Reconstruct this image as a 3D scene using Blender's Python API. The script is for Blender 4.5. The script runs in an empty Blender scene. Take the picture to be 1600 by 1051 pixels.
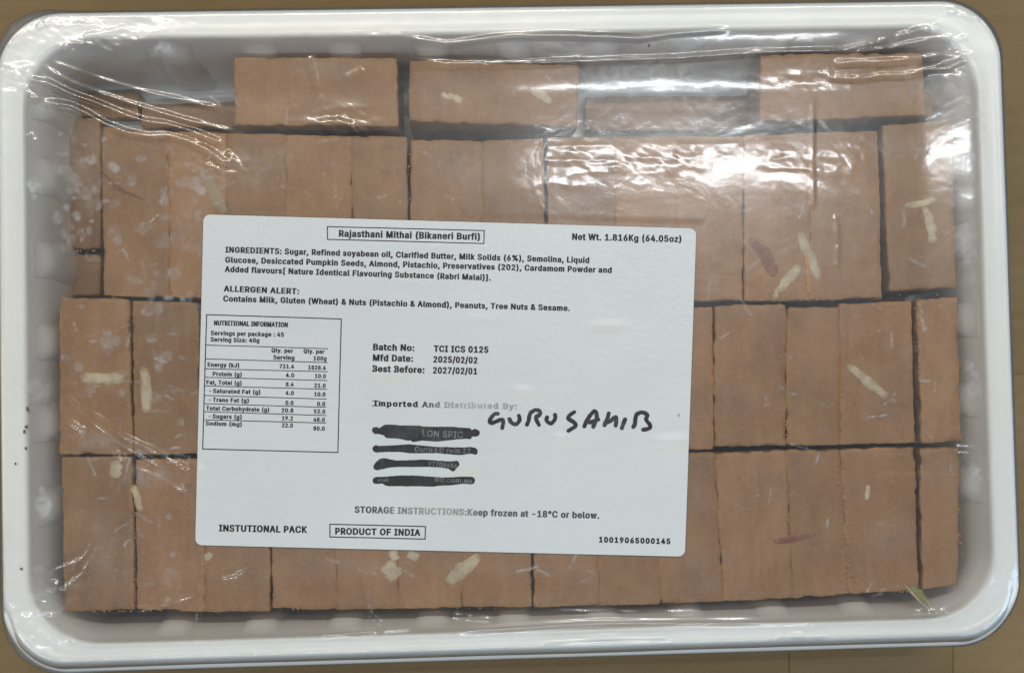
import bpy, math, random
import numpy as np
from mathutils import Vector, Euler
from mathutils.geometry import tessellate_polygon

SC = bpy.context.scene
COL = SC.collection
S = 0.01                       # everything below is in millimetres; 1 Blender unit = 100 mm
rng = np.random.default_rng(7)
random.seed(7)

# ------------------------------------------------------------------ camera
CAM_LOC = np.array([-14.44, -15.82, 492.9])
CAM_ROT = (0.031486, -0.031436, -0.023038)
cd = bpy.data.cameras.new('camera')
cam = bpy.data.objects.new('camera', cd)
COL.objects.link(cam)
cam.location = Vector(CAM_LOC) * S
cam.rotation_euler = CAM_ROT
cd.sensor_width = 36
cd.lens = 45.0
cd.clip_start = 0.05
cd.clip_end = 200
SC.camera = cam

# ------------------------------------------------------------------ world, lamps, exposure
w = bpy.data.worlds.new('World')
SC.world = w
w.use_nodes = True
bg = w.node_tree.nodes['Background']
bg.inputs[0].default_value = (0.77, 0.89, 1.0, 1)
bg.inputs[1].default_value = 0.22

def area(name, loc, target, sx, sy, power, col):
    l = bpy.data.lights.new(name, 'AREA')
    l.shape = 'RECTANGLE'
    l.size = sx * S
    l.size_y = sy * S
    l.energy = power
    l.color = col
    o = bpy.data.objects.new(name, l)
    COL.objects.link(o)
    o.location = Vector(loc) * S
    if target is not None: o.rotation_euler = (Vector(target) - Vector(loc)).to_track_quat('-Z', 'Y').to_euler()
    return o
# ceiling tubes, then tubes and side lamps added for light: the first pair gives the glints along the top of the film
area('ceiling_or_added_lamp', (310, 300, 1500), None, 440, 24, 250, (0.92, 0.97, 1.0))
area('ceiling_or_added_lamp', (-330, 640, 1500), None, 1100, 22, 800, (1.0, 0.94, 0.82))
area('ceiling_or_added_lamp', (680, 640, 1500), None, 600, 22, 380, (1.0, 0.96, 0.86))  # added further right so the upper right wrinkles glint
area('ceiling_or_added_lamp', (-350, -570, 1500), None, 1700, 26, 560, (0.86, 0.94, 1.0))  # added in front so the lower wrinkles and near rim catch light
area('ceiling_or_added_lamp', (-1500, -100, 1300), (0, 0, 0), 300, 1200, 300, (1.0, 0.78, 0.44))  # wide warm side lamp, unseen, put in to tint the left
area('ceiling_or_added_lamp', (1500, -700, 1300), (0, 0, 0), 300, 1200, 900, (0.50, 0.75, 1.0))  # wide bluish side lamp, unseen, brightens the right and near rim

SC.view_settings.view_transform = 'Standard'
SC.view_settings.look = 'None'
SC.view_settings.exposure = 0.02
SC.view_settings.gamma = 1.0
SC.cycles.use_denoising = True
SC.cycles.transparent_max_bounces = 16
SC.cycles.max_bounces = 8
SC.cycles.sample_clamp_indirect = 6

# ------------------------------------------------------------------ helpers
RC = np.array(Euler(CAM_ROT, 'XYZ').to_matrix())
def px(u, v, z):
    """point on the level z (mm) that the photograph shows at u, v"""
    u = np.asarray(u, float); v = np.asarray(v, float)
    d = np.stack([(u - 800) / 2000, -(v - 525.5) / 2000, -np.ones_like(u)], -1) @ RC.T
    t = (z - CAM_LOC[2]) / d[..., 2]
    return CAM_LOC + d * t[..., None]

def smooth(a, b, x):
    t = np.clip((x - a) / (b - a), 0, 1)
    return t * t * (3 - 2 * t)

_tab = rng.random((256, 256))
def vnoise(x, y, s, seed=0):
    """smooth value noise in -1..1, feature size s"""
    x = np.asarray(x, float) / s + seed * 17.13 + 1000
    y = np.asarray(y, float) / s + seed * 9.71 + 1000
    xi = np.floor(x).astype(int); yi = np.floor(y).astype(int)
    fx = x - xi; fy = y - yi
    fx = fx**3 * (fx * (fx * 6 - 15) + 10); fy = fy**3 * (fy * (fy * 6 - 15) + 10)
    g = lambda a, b: _tab[a & 255, b & 255]
    r = (g(xi, yi) * (1 - fx) + g(xi + 1, yi) * fx) * (1 - fy) + (g(xi, yi + 1) * (1 - fx) + g(xi + 1, yi + 1) * fx) * fy
    return r * 2 - 1

def mesh_obj(name, verts, faces, mat, parent=None, smooth_shade=True, attrs=None):
    me = bpy.data.meshes.new(name)
    me.from_pydata((np.asarray(verts, float) * S).tolist(), [], faces if isinstance(faces, list) else faces.tolist())
    if mat: me.materials.append(mat)
    if smooth_shade: me.polygons.foreach_set('use_smooth', [True] * len(me.polygons))
    for k, a in (attrs or {}).items():
        at = me.attributes.new(k, 'FLOAT', 'POINT')
        at.data.foreach_set('value', np.asarray(a, np.float32))
    me.update()
    o = bpy.data.objects.new(name, me)
    COL.objects.link(o)
    if parent: o.parent = parent
    return o

def tag(o, label, cat, group=None, kind=None):
    o['label'] = label
    o['category'] = cat
    if group: o['group'] = group
    if kind: o['kind'] = kind
    return o

# ---- materials
class NT:
    def __init__(s, name):
        s.m = bpy.data.materials.new(name); s.m.use_nodes = True
        s.t = s.m.node_tree; s.t.nodes.clear()
        s.out = s.n('ShaderNodeOutputMaterial')
    def n(s, typ, **kw):
        nd = s.t.nodes.new(typ)
        for k, v in kw.items():
            if k.startswith('i_'):
                key = k[2:].replace('_', ' ')
                nd.inputs[int(key) if key.isdigit() else key].default_value = v
            else: setattr(nd, k, v)
        return nd
    def l(s, a, b): s.t.links.new(a, b)
    def ramp(s, fac, pts):
        r = s.n('ShaderNodeValToRGB'); cr = r.color_ramp
        while len(cr.elements) < len(pts): cr.elements.new(0.5)
        for e, (p, c) in zip(cr.elements, pts):
            e.position = p; e.color = c if len(c) == 4 else (*c, 1)
        s.l(fac, r.inputs[0]); return r.outputs[0]
    def noise(s, scale, detail=3, rough=.55, vec=None, dist=0):
        nd = s.n('ShaderNodeTexNoise'); nd.inputs['Scale'].default_value = scale
        nd.inputs['Detail'].default_value = detail; nd.inputs['Roughness'].default_value = rough
        nd.inputs['Distortion'].default_value = dist
        s.l(vec if vec else s.obj(), nd.inputs['Vector']); return nd.outputs[0]
    def obj(s, scale=None):
        tc = s.n('ShaderNodeTexCoord')
        if scale is None: return tc.outputs['Object']
        mp = s.n('ShaderNodeMapping'); mp.inputs['Scale'].default_value = scale
        s.l(tc.outputs['Object'], mp.inputs[0]); return mp.outputs[0]
    def mix(s, fac, a, b, typ='MIX'):
        nd = s.n('ShaderNodeMix', data_type='RGBA', blend_type=typ)
        for v, i in ((fac, 0), (a, 6), (b, 7)):
            if hasattr(v, 'is_linked'): s.l(v, nd.inputs[i])
            else: nd.inputs[i].default_value = v if i == 0 or len(v) == 4 else (*v, 1)
        return nd.outputs[2]
    def math(s, op, a, b=None, clamp=False):
        nd = s.n('ShaderNodeMath', operation=op); nd.use_clamp = clamp
        for v, i in ((a, 0), (b, 1)):
            if v is None: continue
            if hasattr(v, 'is_linked'): s.l(v, nd.inputs[i])
            else: nd.inputs[i].default_value = v
        return nd.outputs[0]
    def attr(s, name):
        nd = s.n('ShaderNodeAttribute', attribute_name=name); return nd.outputs['Fac']
    def bump(s, h, strength, dist):
        nd = s.n('ShaderNodeBump'); nd.inputs['Strength'].default_value = strength
        nd.inputs['Distance'].default_value = dist; s.l(h, nd.inputs['Height']); return nd.outputs[0]
    def principled(s, col, rough=.5, spec=.5, normal=None, **kw):
        p = s.n('ShaderNodeBsdfPrincipled')
        if hasattr(col, 'is_linked'): s.l(col, p.inputs['Base Color'])
        else: p.inputs['Base Color'].default_value = (*col, 1)
        if hasattr(rough, 'is_linked'): s.l(rough, p.inputs['Roughness'])
        else: p.inputs['Roughness'].default_value = rough
        p.inputs['Specular IOR Level'].default_value = spec
        if normal: s.l(normal, p.inputs['Normal'])
        for k, v in kw.items(): p.inputs[k.replace('_', ' ')].default_value = v
        s.l(p.outputs[0], s.out.inputs[0]); return p

def mat_burfi(name='burfi', tint=(1, 1, 1)):
    t = NT(name)
    info = t.n('ShaderNodeObjectInfo')
    off = t.n('ShaderNodeVectorMath', operation='ADD')
    cmb = t.n('ShaderNodeCombineXYZ')
    t.l(t.math('MULTIPLY', info.outputs['Random'], 37.0), cmb.inputs[0]); t.l(t.math('MULTIPLY', info.outputs['Random'], 91.0), cmb.inputs[1])
    t.l(t.obj(), off.inputs[0]); t.l(cmb.outputs[0], off.inputs[1]); V = off.outputs[0]
    st = t.n('ShaderNodeMapping'); st.inputs['Scale'].default_value = (9, 1.6, 4); t.l(V, st.inputs[0])
    big = t.noise(2.2, 3, .5, V); mid = t.noise(14, 4, .65, V); fine = t.noise(90, 3, .7, V); streak = t.noise(2.5, 4, .6, st.outputs[0])
    A = tuple(c * k for c, k in zip((0.268, 0.143, 0.064), tint)); B = tuple(c * k for c, k in zip((0.375, 0.213, 0.103), tint)); Cc = tuple(c * k for c, k in zip((0.52, 0.345, 0.19), tint))
    c = t.ramp(t.math('ADD', t.math('MULTIPLY', big, .5), t.math('MULTIPLY', t.noise(6, 3, .6, V), .5)), [(.36, A), (.62, B)])
    c = t.mix(t.math('MULTIPLY', t.ramp(streak, [(.42, (0, 0, 0)), (.72, (1, 1, 1))]), .2), c, Cc)
    c = t.mix(t.math('MULTIPLY', t.ramp(mid, [(.5, (0, 0, 0)), (.75, (1, 1, 1))]), .32), c, tuple(x * .74 for x in A))
    c = t.mix(t.math('MULTIPLY', t.ramp(fine, [(.52, (0, 0, 0)), (.7, (1, 1, 1))]), .28), c, Cc)
    vor = t.n('ShaderNodeTexVoronoi'); vor.inputs['Scale'].default_value = 16; t.l(V, vor.inputs['Vector'])
    fleck = t.math('MULTIPLY', t.ramp(vor.outputs['Distance'], [(.05, (1, 1, 1)), (.13, (0, 0, 0))]), t.ramp(t.noise(3, 2, .5, V), [(.52, (0, 0, 0)), (.62, (1, 1, 1))]))
    c = t.mix(t.math('MULTIPLY', fleck, .5), c, (.55, .38, .24))
    c = t.mix(t.math('MULTIPLY', t.attr('edge'), .75), c, (.62, .36, .15))
    hue = t.mix(info.outputs['Random'], (.90, .90, .90), (1.08, 1.05, 1.03))
    c = t.mix(1.0, c, hue, 'MULTIPLY')
    h = t.math('ADD', t.math('MULTIPLY', fine, .6), t.math('MULTIPLY', mid, 1.0))
    t.principled(c, .5, .4, t.bump(h, .35, .006))
    return t.m

def mat_plastic():
    t = NT('white_plastic')
    n = t.noise(1.2, 4, .6)
    sp = t.n('ShaderNodeTexVoronoi'); sp.inputs['Scale'].default_value = 5; t.l(t.obj(), sp.inputs['Vector'])
    c = t.ramp(n, [(.3, (.83, .84, .83)), (.7, (.88, .885, .875))])
    b = t.bump(t.noise(3, 3, .5, t.obj((1, 1, .4))), .18, .02)
    p = t.principled(c, .28, .5, b)
    p.inputs['Subsurface Weight'].default_value = .12
    p.inputs['Subsurface Radius'].default_value = (.03, .03, .03)
    return t.m

def mat_film():
    t = NT('clear_film')
    haze_sheen = t.attr('haze_sheen')
    crink = t.noise(5, 3, .5, None, .6)
    fine = t.noise(55, 3, .6)
    hgt = t.math('ADD', t.math('MULTIPLY', crink, 1.0), t.math('MULTIPLY', fine, .07))
    nb = t.bump(hgt, .05, .03)
    fr = t.n('ShaderNodeFresnel'); fr.inputs['IOR'].default_value = 1.5; t.l(nb, fr.inputs['Normal'])
    fac = t.math('MULTIPLY', fr.outputs[0], 1.85, True)
    tr = t.n('ShaderNodeBsdfTransparent'); tr.inputs[0].default_value = (.985, .985, .98, 1)
    gl = t.n('ShaderNodeBsdfGlossy'); gl.inputs['Roughness'].default_value = .085; t.l(nb, gl.inputs['Normal'])
    gl2 = t.n('ShaderNodeBsdfGlossy'); gl2.inputs['Roughness'].default_value = .24; t.l(nb, gl2.inputs['Normal'])
    gm = t.n('ShaderNodeMixShader'); gm.inputs[0].default_value = .56
    t.l(gl.outputs[0], gm.inputs[1]); t.l(gl2.outputs[0], gm.inputs[2])
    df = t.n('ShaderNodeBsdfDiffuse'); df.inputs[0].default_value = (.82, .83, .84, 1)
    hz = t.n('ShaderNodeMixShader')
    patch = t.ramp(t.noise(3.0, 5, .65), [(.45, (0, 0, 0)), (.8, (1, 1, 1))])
    t.l(t.math('ADD', haze_sheen, t.math('ADD', t.math('MULTIPLY', patch, .05), .012), True), hz.inputs[0])
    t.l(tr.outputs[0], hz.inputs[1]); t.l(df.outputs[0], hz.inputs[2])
    mx = t.n('ShaderNodeMixShader'); t.l(fac, mx.inputs[0]); t.l(hz.outputs[0], mx.inputs[1]); t.l(gm.outputs[0], mx.inputs[2])
    t.l(mx.outputs[0], t.out.inputs[0])
    return t.m

def mat_paper():
    t = NT('label_paper')
    c = t.ramp(t.noise(1.4, 5, .6), [(.3, (.64, .648, .64)), (.7, (.70, .708, .704))])
    c = t.mix(t.math('MULTIPLY', t.ramp(t.noise(9, 4, .6, t.obj((.4, 3, 1))), [(.5, (0, 0, 0)), (.85, (1, 1, 1))]), .3), c, (.60, .61, .605))
    c = t.mix(t.math('MULTIPLY', t.attr('dent_tint'), .5), c, (.72, .66, .45))
    b = t.bump(t.math('ADD', t.noise(60, 3, .6), t.math('MULTIPLY', t.noise(2.5, 3, .5), 2.0)), .15, .01)
    t.principled(c, .32, .45, b)
    return t.m

def mat_ink(name, col, rough=.5, worn=0):
    t = NT(name)
    c = t.ramp(t.noise(40, 3, .6), [(.35, tuple(x * .8 for x in col)), (.75, tuple(min(1, x * 1.5 + .004) for x in col))])
    if worn: c = t.mix(t.math('MULTIPLY', t.ramp(t.noise(5, 5, .7), [(.5, (0, 0, 0)), (.75, (1, 1, 1))]), worn), c, (.16, .16, .16))
    t.principled(c, rough, .35)
    return t.m

def mat_ink_fade():
    """print whose toner has been rubbed off to a varying degree (attribute fade)"""
    t = NT('rubbed_print')
    c = t.mix(t.math('MULTIPLY', t.attr('fade'), t.ramp(t.noise(45, 3, .6), [(.3, (.7, .7, .7)), (.7, (1, 1, 1))])), (.012, .012, .014), (.50, .50, .48))
    t.principled(c, .5, .3)
    return t.m

def mat_nut(name, a, b, scale=20):
    t = NT(name)
    c = t.ramp(t.noise(scale, 4, .65, t.obj((1, 1, 1))), [(.3, a), (.7, b)])
    c = t.mix(t.math('MULTIPLY', t.attr('rim'), .75), c, (.33, .19, .09))
    t.principled(c, .45, .4, t.bump(t.noise(40, 3, .6), .4, .006))
    return t.m

def mat_plain(name, a, b, scale=20, rough=.5, spec=.4, bump=.3):
    t = NT(name)
    n = t.noise(scale, 4, .6)
    t.principled(t.ramp(n, [(.3, a), (.7, b)]), rough, spec, t.bump(n, bump, .006))
    return t.m

def mat_card(name, k=1.0):
    t = NT(name)
    c0 = tuple(k * x for x in (.225, .152, .074)); c1 = tuple(k * x for x in (.285, .198, .105)); c2 = tuple(k * x for x in (.19, .13, .06))
    c = t.ramp(t.noise(3, 5, .6, t.obj((.35, 2.2, 1))), [(.3, c0), (.7, c1)])
    c = t.mix(t.math('MULTIPLY', t.ramp(t.noise(170, 4, .75), [(.42, (0, 0, 0)), (.72, (1, 1, 1))]), .6), c, c2)
    c = t.mix(t.math('MULTIPLY', t.ramp(t.noise(230, 2, .6), [(.55, (0, 0, 0)), (.8, (1, 1, 1))]), .35), c, tuple(x * 1.35 for x in c1))
    wv = t.n('ShaderNodeTexWave', wave_type='BANDS', bands_direction='Y'); wv.inputs['Scale'].default_value = 4.2; wv.inputs['Distortion'].default_value = 1.5; wv.inputs['Detail'].default_value = 2
    t.l(t.obj(), wv.inputs['Vector'])
    c = t.mix(t.math('MULTIPLY', wv.outputs['Fac'], .16), c, c2)
    h = t.math('ADD', t.noise(90, 3, .6), t.math('MULTIPLY', wv.outputs['Fac'], .5))
    t.principled(c, .8, .2, t.bump(h, .35, .01))
    return t.m

M = dict(burfi=mat_burfi(), plastic=mat_plastic(), film=mat_film(), paper=mat_paper(),
         ink=mat_ink('black_print', (.010, .010, .012)), marker=mat_ink('marker_ink', (.022, .022, .024), .42, .35), fade=mat_ink_fade(),
         scratch=mat_ink('scratched_print', (.17, .17, .17), .5),
         almond=mat_nut('almond_flesh', (.40, .32, .20), (.66, .57, .42), 22), skin=mat_nut('almond_skin', (.21, .062, .036), (.31, .12, .068), 12),
         pist=mat_plain('pistachio', (.17, .20, .06), (.36, .34, .13), 14), crumb=mat_plain('crumb', (.42, .25, .10), (.58, .38, .19), 20),
         card=mat_card('cardboard'), card2=mat_card('cardboard_pale', 1.10))

# ------------------------------------------------------------------ tray frame (mm, centred on the world origin)
HW, HH = 180.0, 116.6
def ring(d, R, extra=0.0, nc=18, nx=110, ny=70):
    """rounded rectangle inset by d, counter-clockwise from the middle of nothing in particular; extra insets the near (lower) side more"""
    hw, hh = HW - d, HH - d
    P, N = [], []
    def straight(a, b, n):
        for i in range(n): P.append(np.array(a) + (np.array(b) - np.array(a)) * i / n)
    def arc(cx, cy, a0, n):
        for i in range(n):
            a = a0 + math.pi / 2 * i / n
            P.append(np.array([cx + R * math.cos(a), cy + R * math.sin(a)]))
    straight((hw, -hh + R), (hw, hh - R), ny); arc(hw - R, hh - R, 0, nc)
    straight((hw - R, hh), (-hw + R, hh), nx); arc(-hw + R, hh - R, math.pi / 2, nc)
    straight((-hw, hh - R), (-hw, -hh + R), ny); arc(-hw + R, -hh + R, math.pi, nc)
    straight((-hw + R, -hh), (hw - R, -hh), nx); arc(hw - R, -hh + R, 1.5 * math.pi, nc)
    P = np.array(P)
    if extra: P[:, 1] += extra * smooth(HH - 30, HH - 4, -P[:, 1])
    return P
def sdist(x, y, R=22.0):
    """distance inside the outer outline of the tray"""
    qx = np.abs(x) - (HW - R); qy = np.abs(y) - (HH - R)
    return -(np.hypot(np.maximum(qx, 0), np.maximum(qy, 0)) + np.minimum(np.maximum(qx, qy), 0) - R)

# ------------------------------------------------------------------ setting: cardboard under the tray
def slab(name, poly, z0, z1, mat, parent=None):
    n = len(poly)
    v = [(p[0], p[1], z1) for p in poly] + [(p[0], p[1], z0) for p in poly]
    f = [list(range(n)), list(range(2 * n - 1, n - 1, -1))] + [[i, n + i, n + (i + 1) % n, (i + 1) % n] for i in range(n)]
    return mesh_obj(name, v, f, mat, parent, False)
BASE = -14.0
card = slab('cardboard_surface', [(-900, -900), (900, -900), (900, 900), (-900, 900)], BASE - 4, BASE, M['card'])
card['kind'] = 'structure'
card['label'] = 'brown corrugated cardboard under the white tray'
def pxpoly(pts, z): return [tuple(px(u, v, z)[:2]) for u, v in pts][::-1]
slab('cardboard_flap', pxpoly([(1234, 930), (1493, 930), (1493, 3500), (1238, 3500)], BASE + .5), BASE + .002, BASE + .5, M['card'], card)
slab('cardboard_flap', pxpoly([(1490, 586), (3500, 570), (3500, 3500), (1490, 3500)], BASE + .9), BASE + .004, BASE + .9, M['card2'], card)

# ------------------------------------------------------------------ tray
TR = [(0.1, 0, 31.5, 22), (0, 0, 33, 22), (.1, .3, 34.8, 22), (.35, 2.2, 37.4, 22), (.8, 3.7, 39.1, 22), (1.6, 4.1, 39.85, 22), (2.6, 4, 40, 22), (3.4, 3.6, 39.7, 22), (4.2, 3.2, 39.5, 22),
      (7.4, 2.4, 39.45, 23), (8.4, 1.9, 39.8, 24), (9.2, 1.6, 39.85, 25), (9.9, 1.4, 39.4, 25), (10.4, 1.2, 38.4, 25), (10.9, 1, 36.8, 25), (11.5, .95, 35.2, 25), (13.0, .9, 31, 24), (14.2, .8, 24, 21), (14.8, .6, 8, 16), (15.2, .4, -4, 12), (15.6, .2, -9.5, 9), (16.6, .1, -11.6, 8), (18.5, 0, -12.2, 7)]
V, F = [], []
nr = None
for k, (d, ex, z, R) in enumerate(TR):
    P = ring(d, R, ex); nr = len(P)
    wob = .18 * vnoise(P[:, 0], P[:, 1], 45, 3)
    for p, q in zip(P, wob): V.append((p[0], p[1], z + (q if 2 < k < 15 else 0)))
for k in range(len(TR) - 1):
    for i in range(nr):
        j = (i + 1) % nr
        F.append([k * nr + i, k * nr + j, (k + 1) * nr + j, (k + 1) * nr + i])
F.append([(len(TR) - 1) * nr + i for i in range(nr)])
tray = mesh_obj('plastic_tray', V, F, M['plastic'])
md = tray.modifiers.new('thickness', 'SOLIDIFY'); md.thickness = .7 * S; md.offset = -1
tag(tray, 'white plastic tray with a wide rounded rim holding the brown sweets', 'tray')
tray.location.z = 0.0

def d_wall(z):
    zs = [-12.2, -11.6, -9.5, -4, 8, 20, 30, 36.8, 38.4]; ds = [18.5, 16.7, 15.8, 15.6, 15.4, 14.9, 14.1, 11.9, 11.4]
    return np.interp(z, zs, ds)
# moulded ribs on the inside of the walls, one mesh per rib
def rib_mesh():
    A = np.linspace(-1, 1, 17); Z = np.linspace(-11, 36.4, 19)
    v, f = [], []
    for z in Z:
        for a in A:
            prof = max(0, 1 - abs(a) ** 2.6)
            p = 2.3 * prof * (1 - smooth(24, 35.5, z))
            v.append((a * (6.5 + 1.5 * (1 - smooth(2, 30, z))), d_wall(z) - .6 + p - 10.0, z))
    for i in range(len(Z) - 1):
        for j in range(16): f.append([i * 17 + j, i * 17 + j + 1, (i + 1) * 17 + j + 1, (i + 1) * 17 + j])
    return v, f
rv, rf = rib_mesh()
rib0 = None
def add_rib(x, y, rz):
    global rib0
    if rib0 is None:
        o = rib0 = mesh_obj('rib', rv, rf, M['plastic'], tray)
    else:
        o = rib0.copy(); COL.objects.link(o); o.parent = tray
    o.location = (x * S, y * S, 0); o.rotation_euler = (0, 0, rz)
for u in (282, 414, 544, 677, 802, 937, 1067, 1197, 1326):
    add_rib(px(u, 975, 20)[0], -(HH - 10.4), 0); add_rib(px(u, 120, 20)[0], HH - 10, math.pi)
for v in (170, 283, 410, 535, 660, 788): add_rib(-(HW - 10), px(75, v, 20)[1], -math.pi / 2)
for v in (135, 255, 382, 500, 622, 752): add_rib(HW - 10, px(1515, v, 20)[1], math.pi / 2)

# ------------------------------------------------------------------ burfi bars
TOPZ, LOWZ, FLOORZ = 38.2, 13.5, -12.1
def bar_mesh(quad, ztop, zbot, seed, rag=1.0):
    """rough cut bar: quad = TL, TR, BR, BL of the top face in the photograph"""
    q = [px(u, v, ztop)[:2] for u, v in quad]
    c = sum(q) / 4
    tl, tr, br, bl = [p - c for p in q]
    lx = (np.linalg.norm(tr - tl) + np.linalg.norm(br - bl)) / 2; ly = (np.linalg.norm(tl - bl) + np.linalg.norm(tr - br)) / 2
    nx, ny = max(8, int(lx / 1.1)), max(8, int(ly / 1.1))
    inx, iny = .45 / lx, .45 / ly
    us = np.concatenate([[inx], np.linspace(inx, 1 - inx, nx - 1)[1:-1], [1 - inx]]); vs = np.concatenate([[iny], np.linspace(iny, 1 - iny, ny - 1)[1:-1], [1 - iny]])
    bil = lambda a, b: (tl * (1 - a) + tr * a) * (1 - b) + (bl * (1 - a) + br * a) * b
    V, E = [], []
    nu, nv = len(us), len(vs)
    for j, b in enumerate(vs):
        for i, a in enumerate(us):
            p = bil(a, b)
            X, Y = p + c
            z = ztop + .16 * vnoise(X, Y, 14, seed) + .05 * vnoise(X, Y, 2.5, seed + 3)
            e = min(a * lx, (1 - a) * lx, b * ly, (1 - b) * ly)
            z -= .22 * max(0, 1 - e / 2.2) ** 2
            V.append((p[0], p[1], min(z, ztop + .25))); E.append(max(0, 1 - e / 1.5) * .6 * (0.5 + .5 * vnoise(X, Y, 3.0, seed + 5)))
    F = [[j * nu + i, (j + 1) * nu + i, (j + 1) * nu + i + 1, j * nu + i + 1] for j in range(nv - 1) for i in range(nu - 1)]
    loop = [i for i in range(nu)] + [j * nu + nu - 1 for j in range(1, nv)] + [(nv - 1) * nu + i for i in range(nu - 2, -1, -1)] + [j * nu for j in range(nv - 2, 0, -1)]
    prev = loop
    base = [np.array(V[i][:2]) for i in loop]
    n = len(loop)
    nor = []
    for k in range(n):
        t = base[(k + 1) % n] - base[k - 1]; nn = np.array([-t[1], t[0]]); nn /= np.linalg.norm(nn) + 1e-9; nor.append(nn)
    for r, (dz, off, am) in enumerate(((.45, .40, .28), (1.6, .42, .30), (5, .32, .22), (.5 * (ztop - zbot), .25, .22), (ztop - zbot, .2, .1))):
        cur = []
        for k in range(n):
            X, Y = base[k] + c
            jit = am * vnoise(X * 1.0 + r * 3.1, Y + r * 7.7, 1.6, seed) * (1 if r else .8) + .22 * vnoise(X, Y, 9, seed + 2)
            crumble = rag * max(0, vnoise(X, Y, 3.3, seed + 9) - .45 + .12 * (rag - 1)) * 1.3 if r < 2 else 0
            jit *= rag if r < 3 else 1
            p = base[k] + nor[k] * (off + jit - crumble)
            cur.append(len(V)); V.append((p[0], p[1], ztop - dz - (crumble * .6 if r < 1 else 0))); E.append((1.0, .6, .15, .1, .1)[r] * (0.55 + .45 * vnoise(X, Y, 2.2, seed + 5)))
        for k in range(n):
            F.append([prev[k], prev[(k + 1) % n], cur[(k + 1) % n], cur[k]])
        prev = cur
    F.append(prev)
    return V, F, np.clip(E, 0, 1), c
BARS = []
def bar(quad, label, z=TOPZ, zb=FLOORZ, group='burfi bars packed in the tray', rag=1.0):
    rag = 1.35 if any(k in label for k in ('ragged', 'chipped', 'crumbly', 'crumbs')) else 1.0
    seed = len(BARS) + 11
    v, f, e, c = bar_mesh(quad, z, zb, seed, rag)
    o = mesh_obj('burfi_bar', v, f, M['burfi'], None, True, dict(edge=e))
    o.location = (c[0] * S, c[1] * S, 0)
    tag(o, label, 'sweet', group)
    BARS.append(o)
    return o

# lower layer, where it shows
bar([(118, 146), (217, 146), (217, 184), (118, 182)], 'dark lower burfi bar end peeping out above the two leftmost top row bars', -3.0)
bar([(220, 163), (374, 158), (372, 199), (222, 201)], 'shaded lower burfi bar left of the leftmost crosswise bar', -3.0)
LC = bar([(914, 151), (1172, 150), (1180, 203), (914, 203)], 'sunken burfi bar lying in the gap between two crosswise bars', -5.0)
LD = bar([(1196, 140), (1457, 139), (1459, 182), (1196, 184)], 'lower burfi bar under the rightmost crosswise bar, its right end showing', LOWZ)
bar([(100, 186), (156, 184), (157, 388), (103, 391)], 'sunken burfi bar against the left wall, spotted with frost, upper of two', 4.5)
bar([(106, 397), (157, 399), (158, 462), (108, 462)], 'short sunken burfi bar at the left wall below a frosted one', 4.5)
# crosswise bars along the top
H1 = bar([(366, 90), (621, 90), (622, 198), (366, 196)], 'crosswise burfi bar at top with glinting film on its lower right')
H2 = bar([(640, 94), (905, 102), (903, 198), (638, 190)], 'crosswise burfi bar at top with two almond slivers on it')
H3 = bar([(1188, 86), (1441, 83), (1446, 180), (1188, 190)], 'crosswise burfi bar near the top right corner with its left side showing', TOPZ, LOWZ + .35)
# upper row of upright bars
R1 = []
tops = [(160, 197), (262, 205), (352, 208), (446, 210), (549, 212), (635, 214)]
bots = [(163, 462), (266, 465), (353, 468), (447, 468), (551, 468), (638, 468)]
L1 = ['top row burfi bar at the left end with a dark reddish scar', 'top row burfi bar whose lower part meets the label corner, pale frost spots on it',
      'top row burfi bar where the long film wrinkles from the corner end', 'top row burfi bar below the left half of the first crosswise bar',
      'top row burfi bar left of the first dark gap, above the boxed title']
def row(T, B, labels, gap=-1.1):
    out = []
    for i, l in enumerate(labels):
        g = gap
        out.append(bar([(T[i][0] + g, T[i][1]), (T[i + 1][0] - g, T[i + 1][1]), (B[i + 1][0] - g, B[i + 1][1]), (B[i][0] + g, B[i][1])], l))
    return out
R1 += row(tops, bots, L1)
R1 += row([(641, 218), (753, 219), (848, 216)], [(643, 468), (756, 468), (852, 468)],
          ['top row burfi bar just right of the dark gap under the crosswise bars', 'top row burfi bar with a wide dark gap along its right side'])
R1 += row([(856, 214), (962, 214), (1058, 213), (1160, 213)], [(858, 468), (963, 468), (1060, 469), (1160, 470)],
          ['top row burfi bar under the bright rippled glint, left of three', 'top row burfi bar under the middle of the rippled glint', 'top row burfi bar touching the top right corner of the label'])
R1 += row([(1164, 212), (1265, 208), (1371, 203)], [(1164, 470), (1265, 469), (1378, 466)],
          ['top row burfi bar with a red nut flake on its lower left', 'top row burfi bar with two long cream almond slivers near its left seam'])
R1 += row([(1380, 195), (1487, 188)], [(1390, 455), (1494, 450)], ['top row burfi bar at the right end with a bent almond sliver'])
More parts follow.
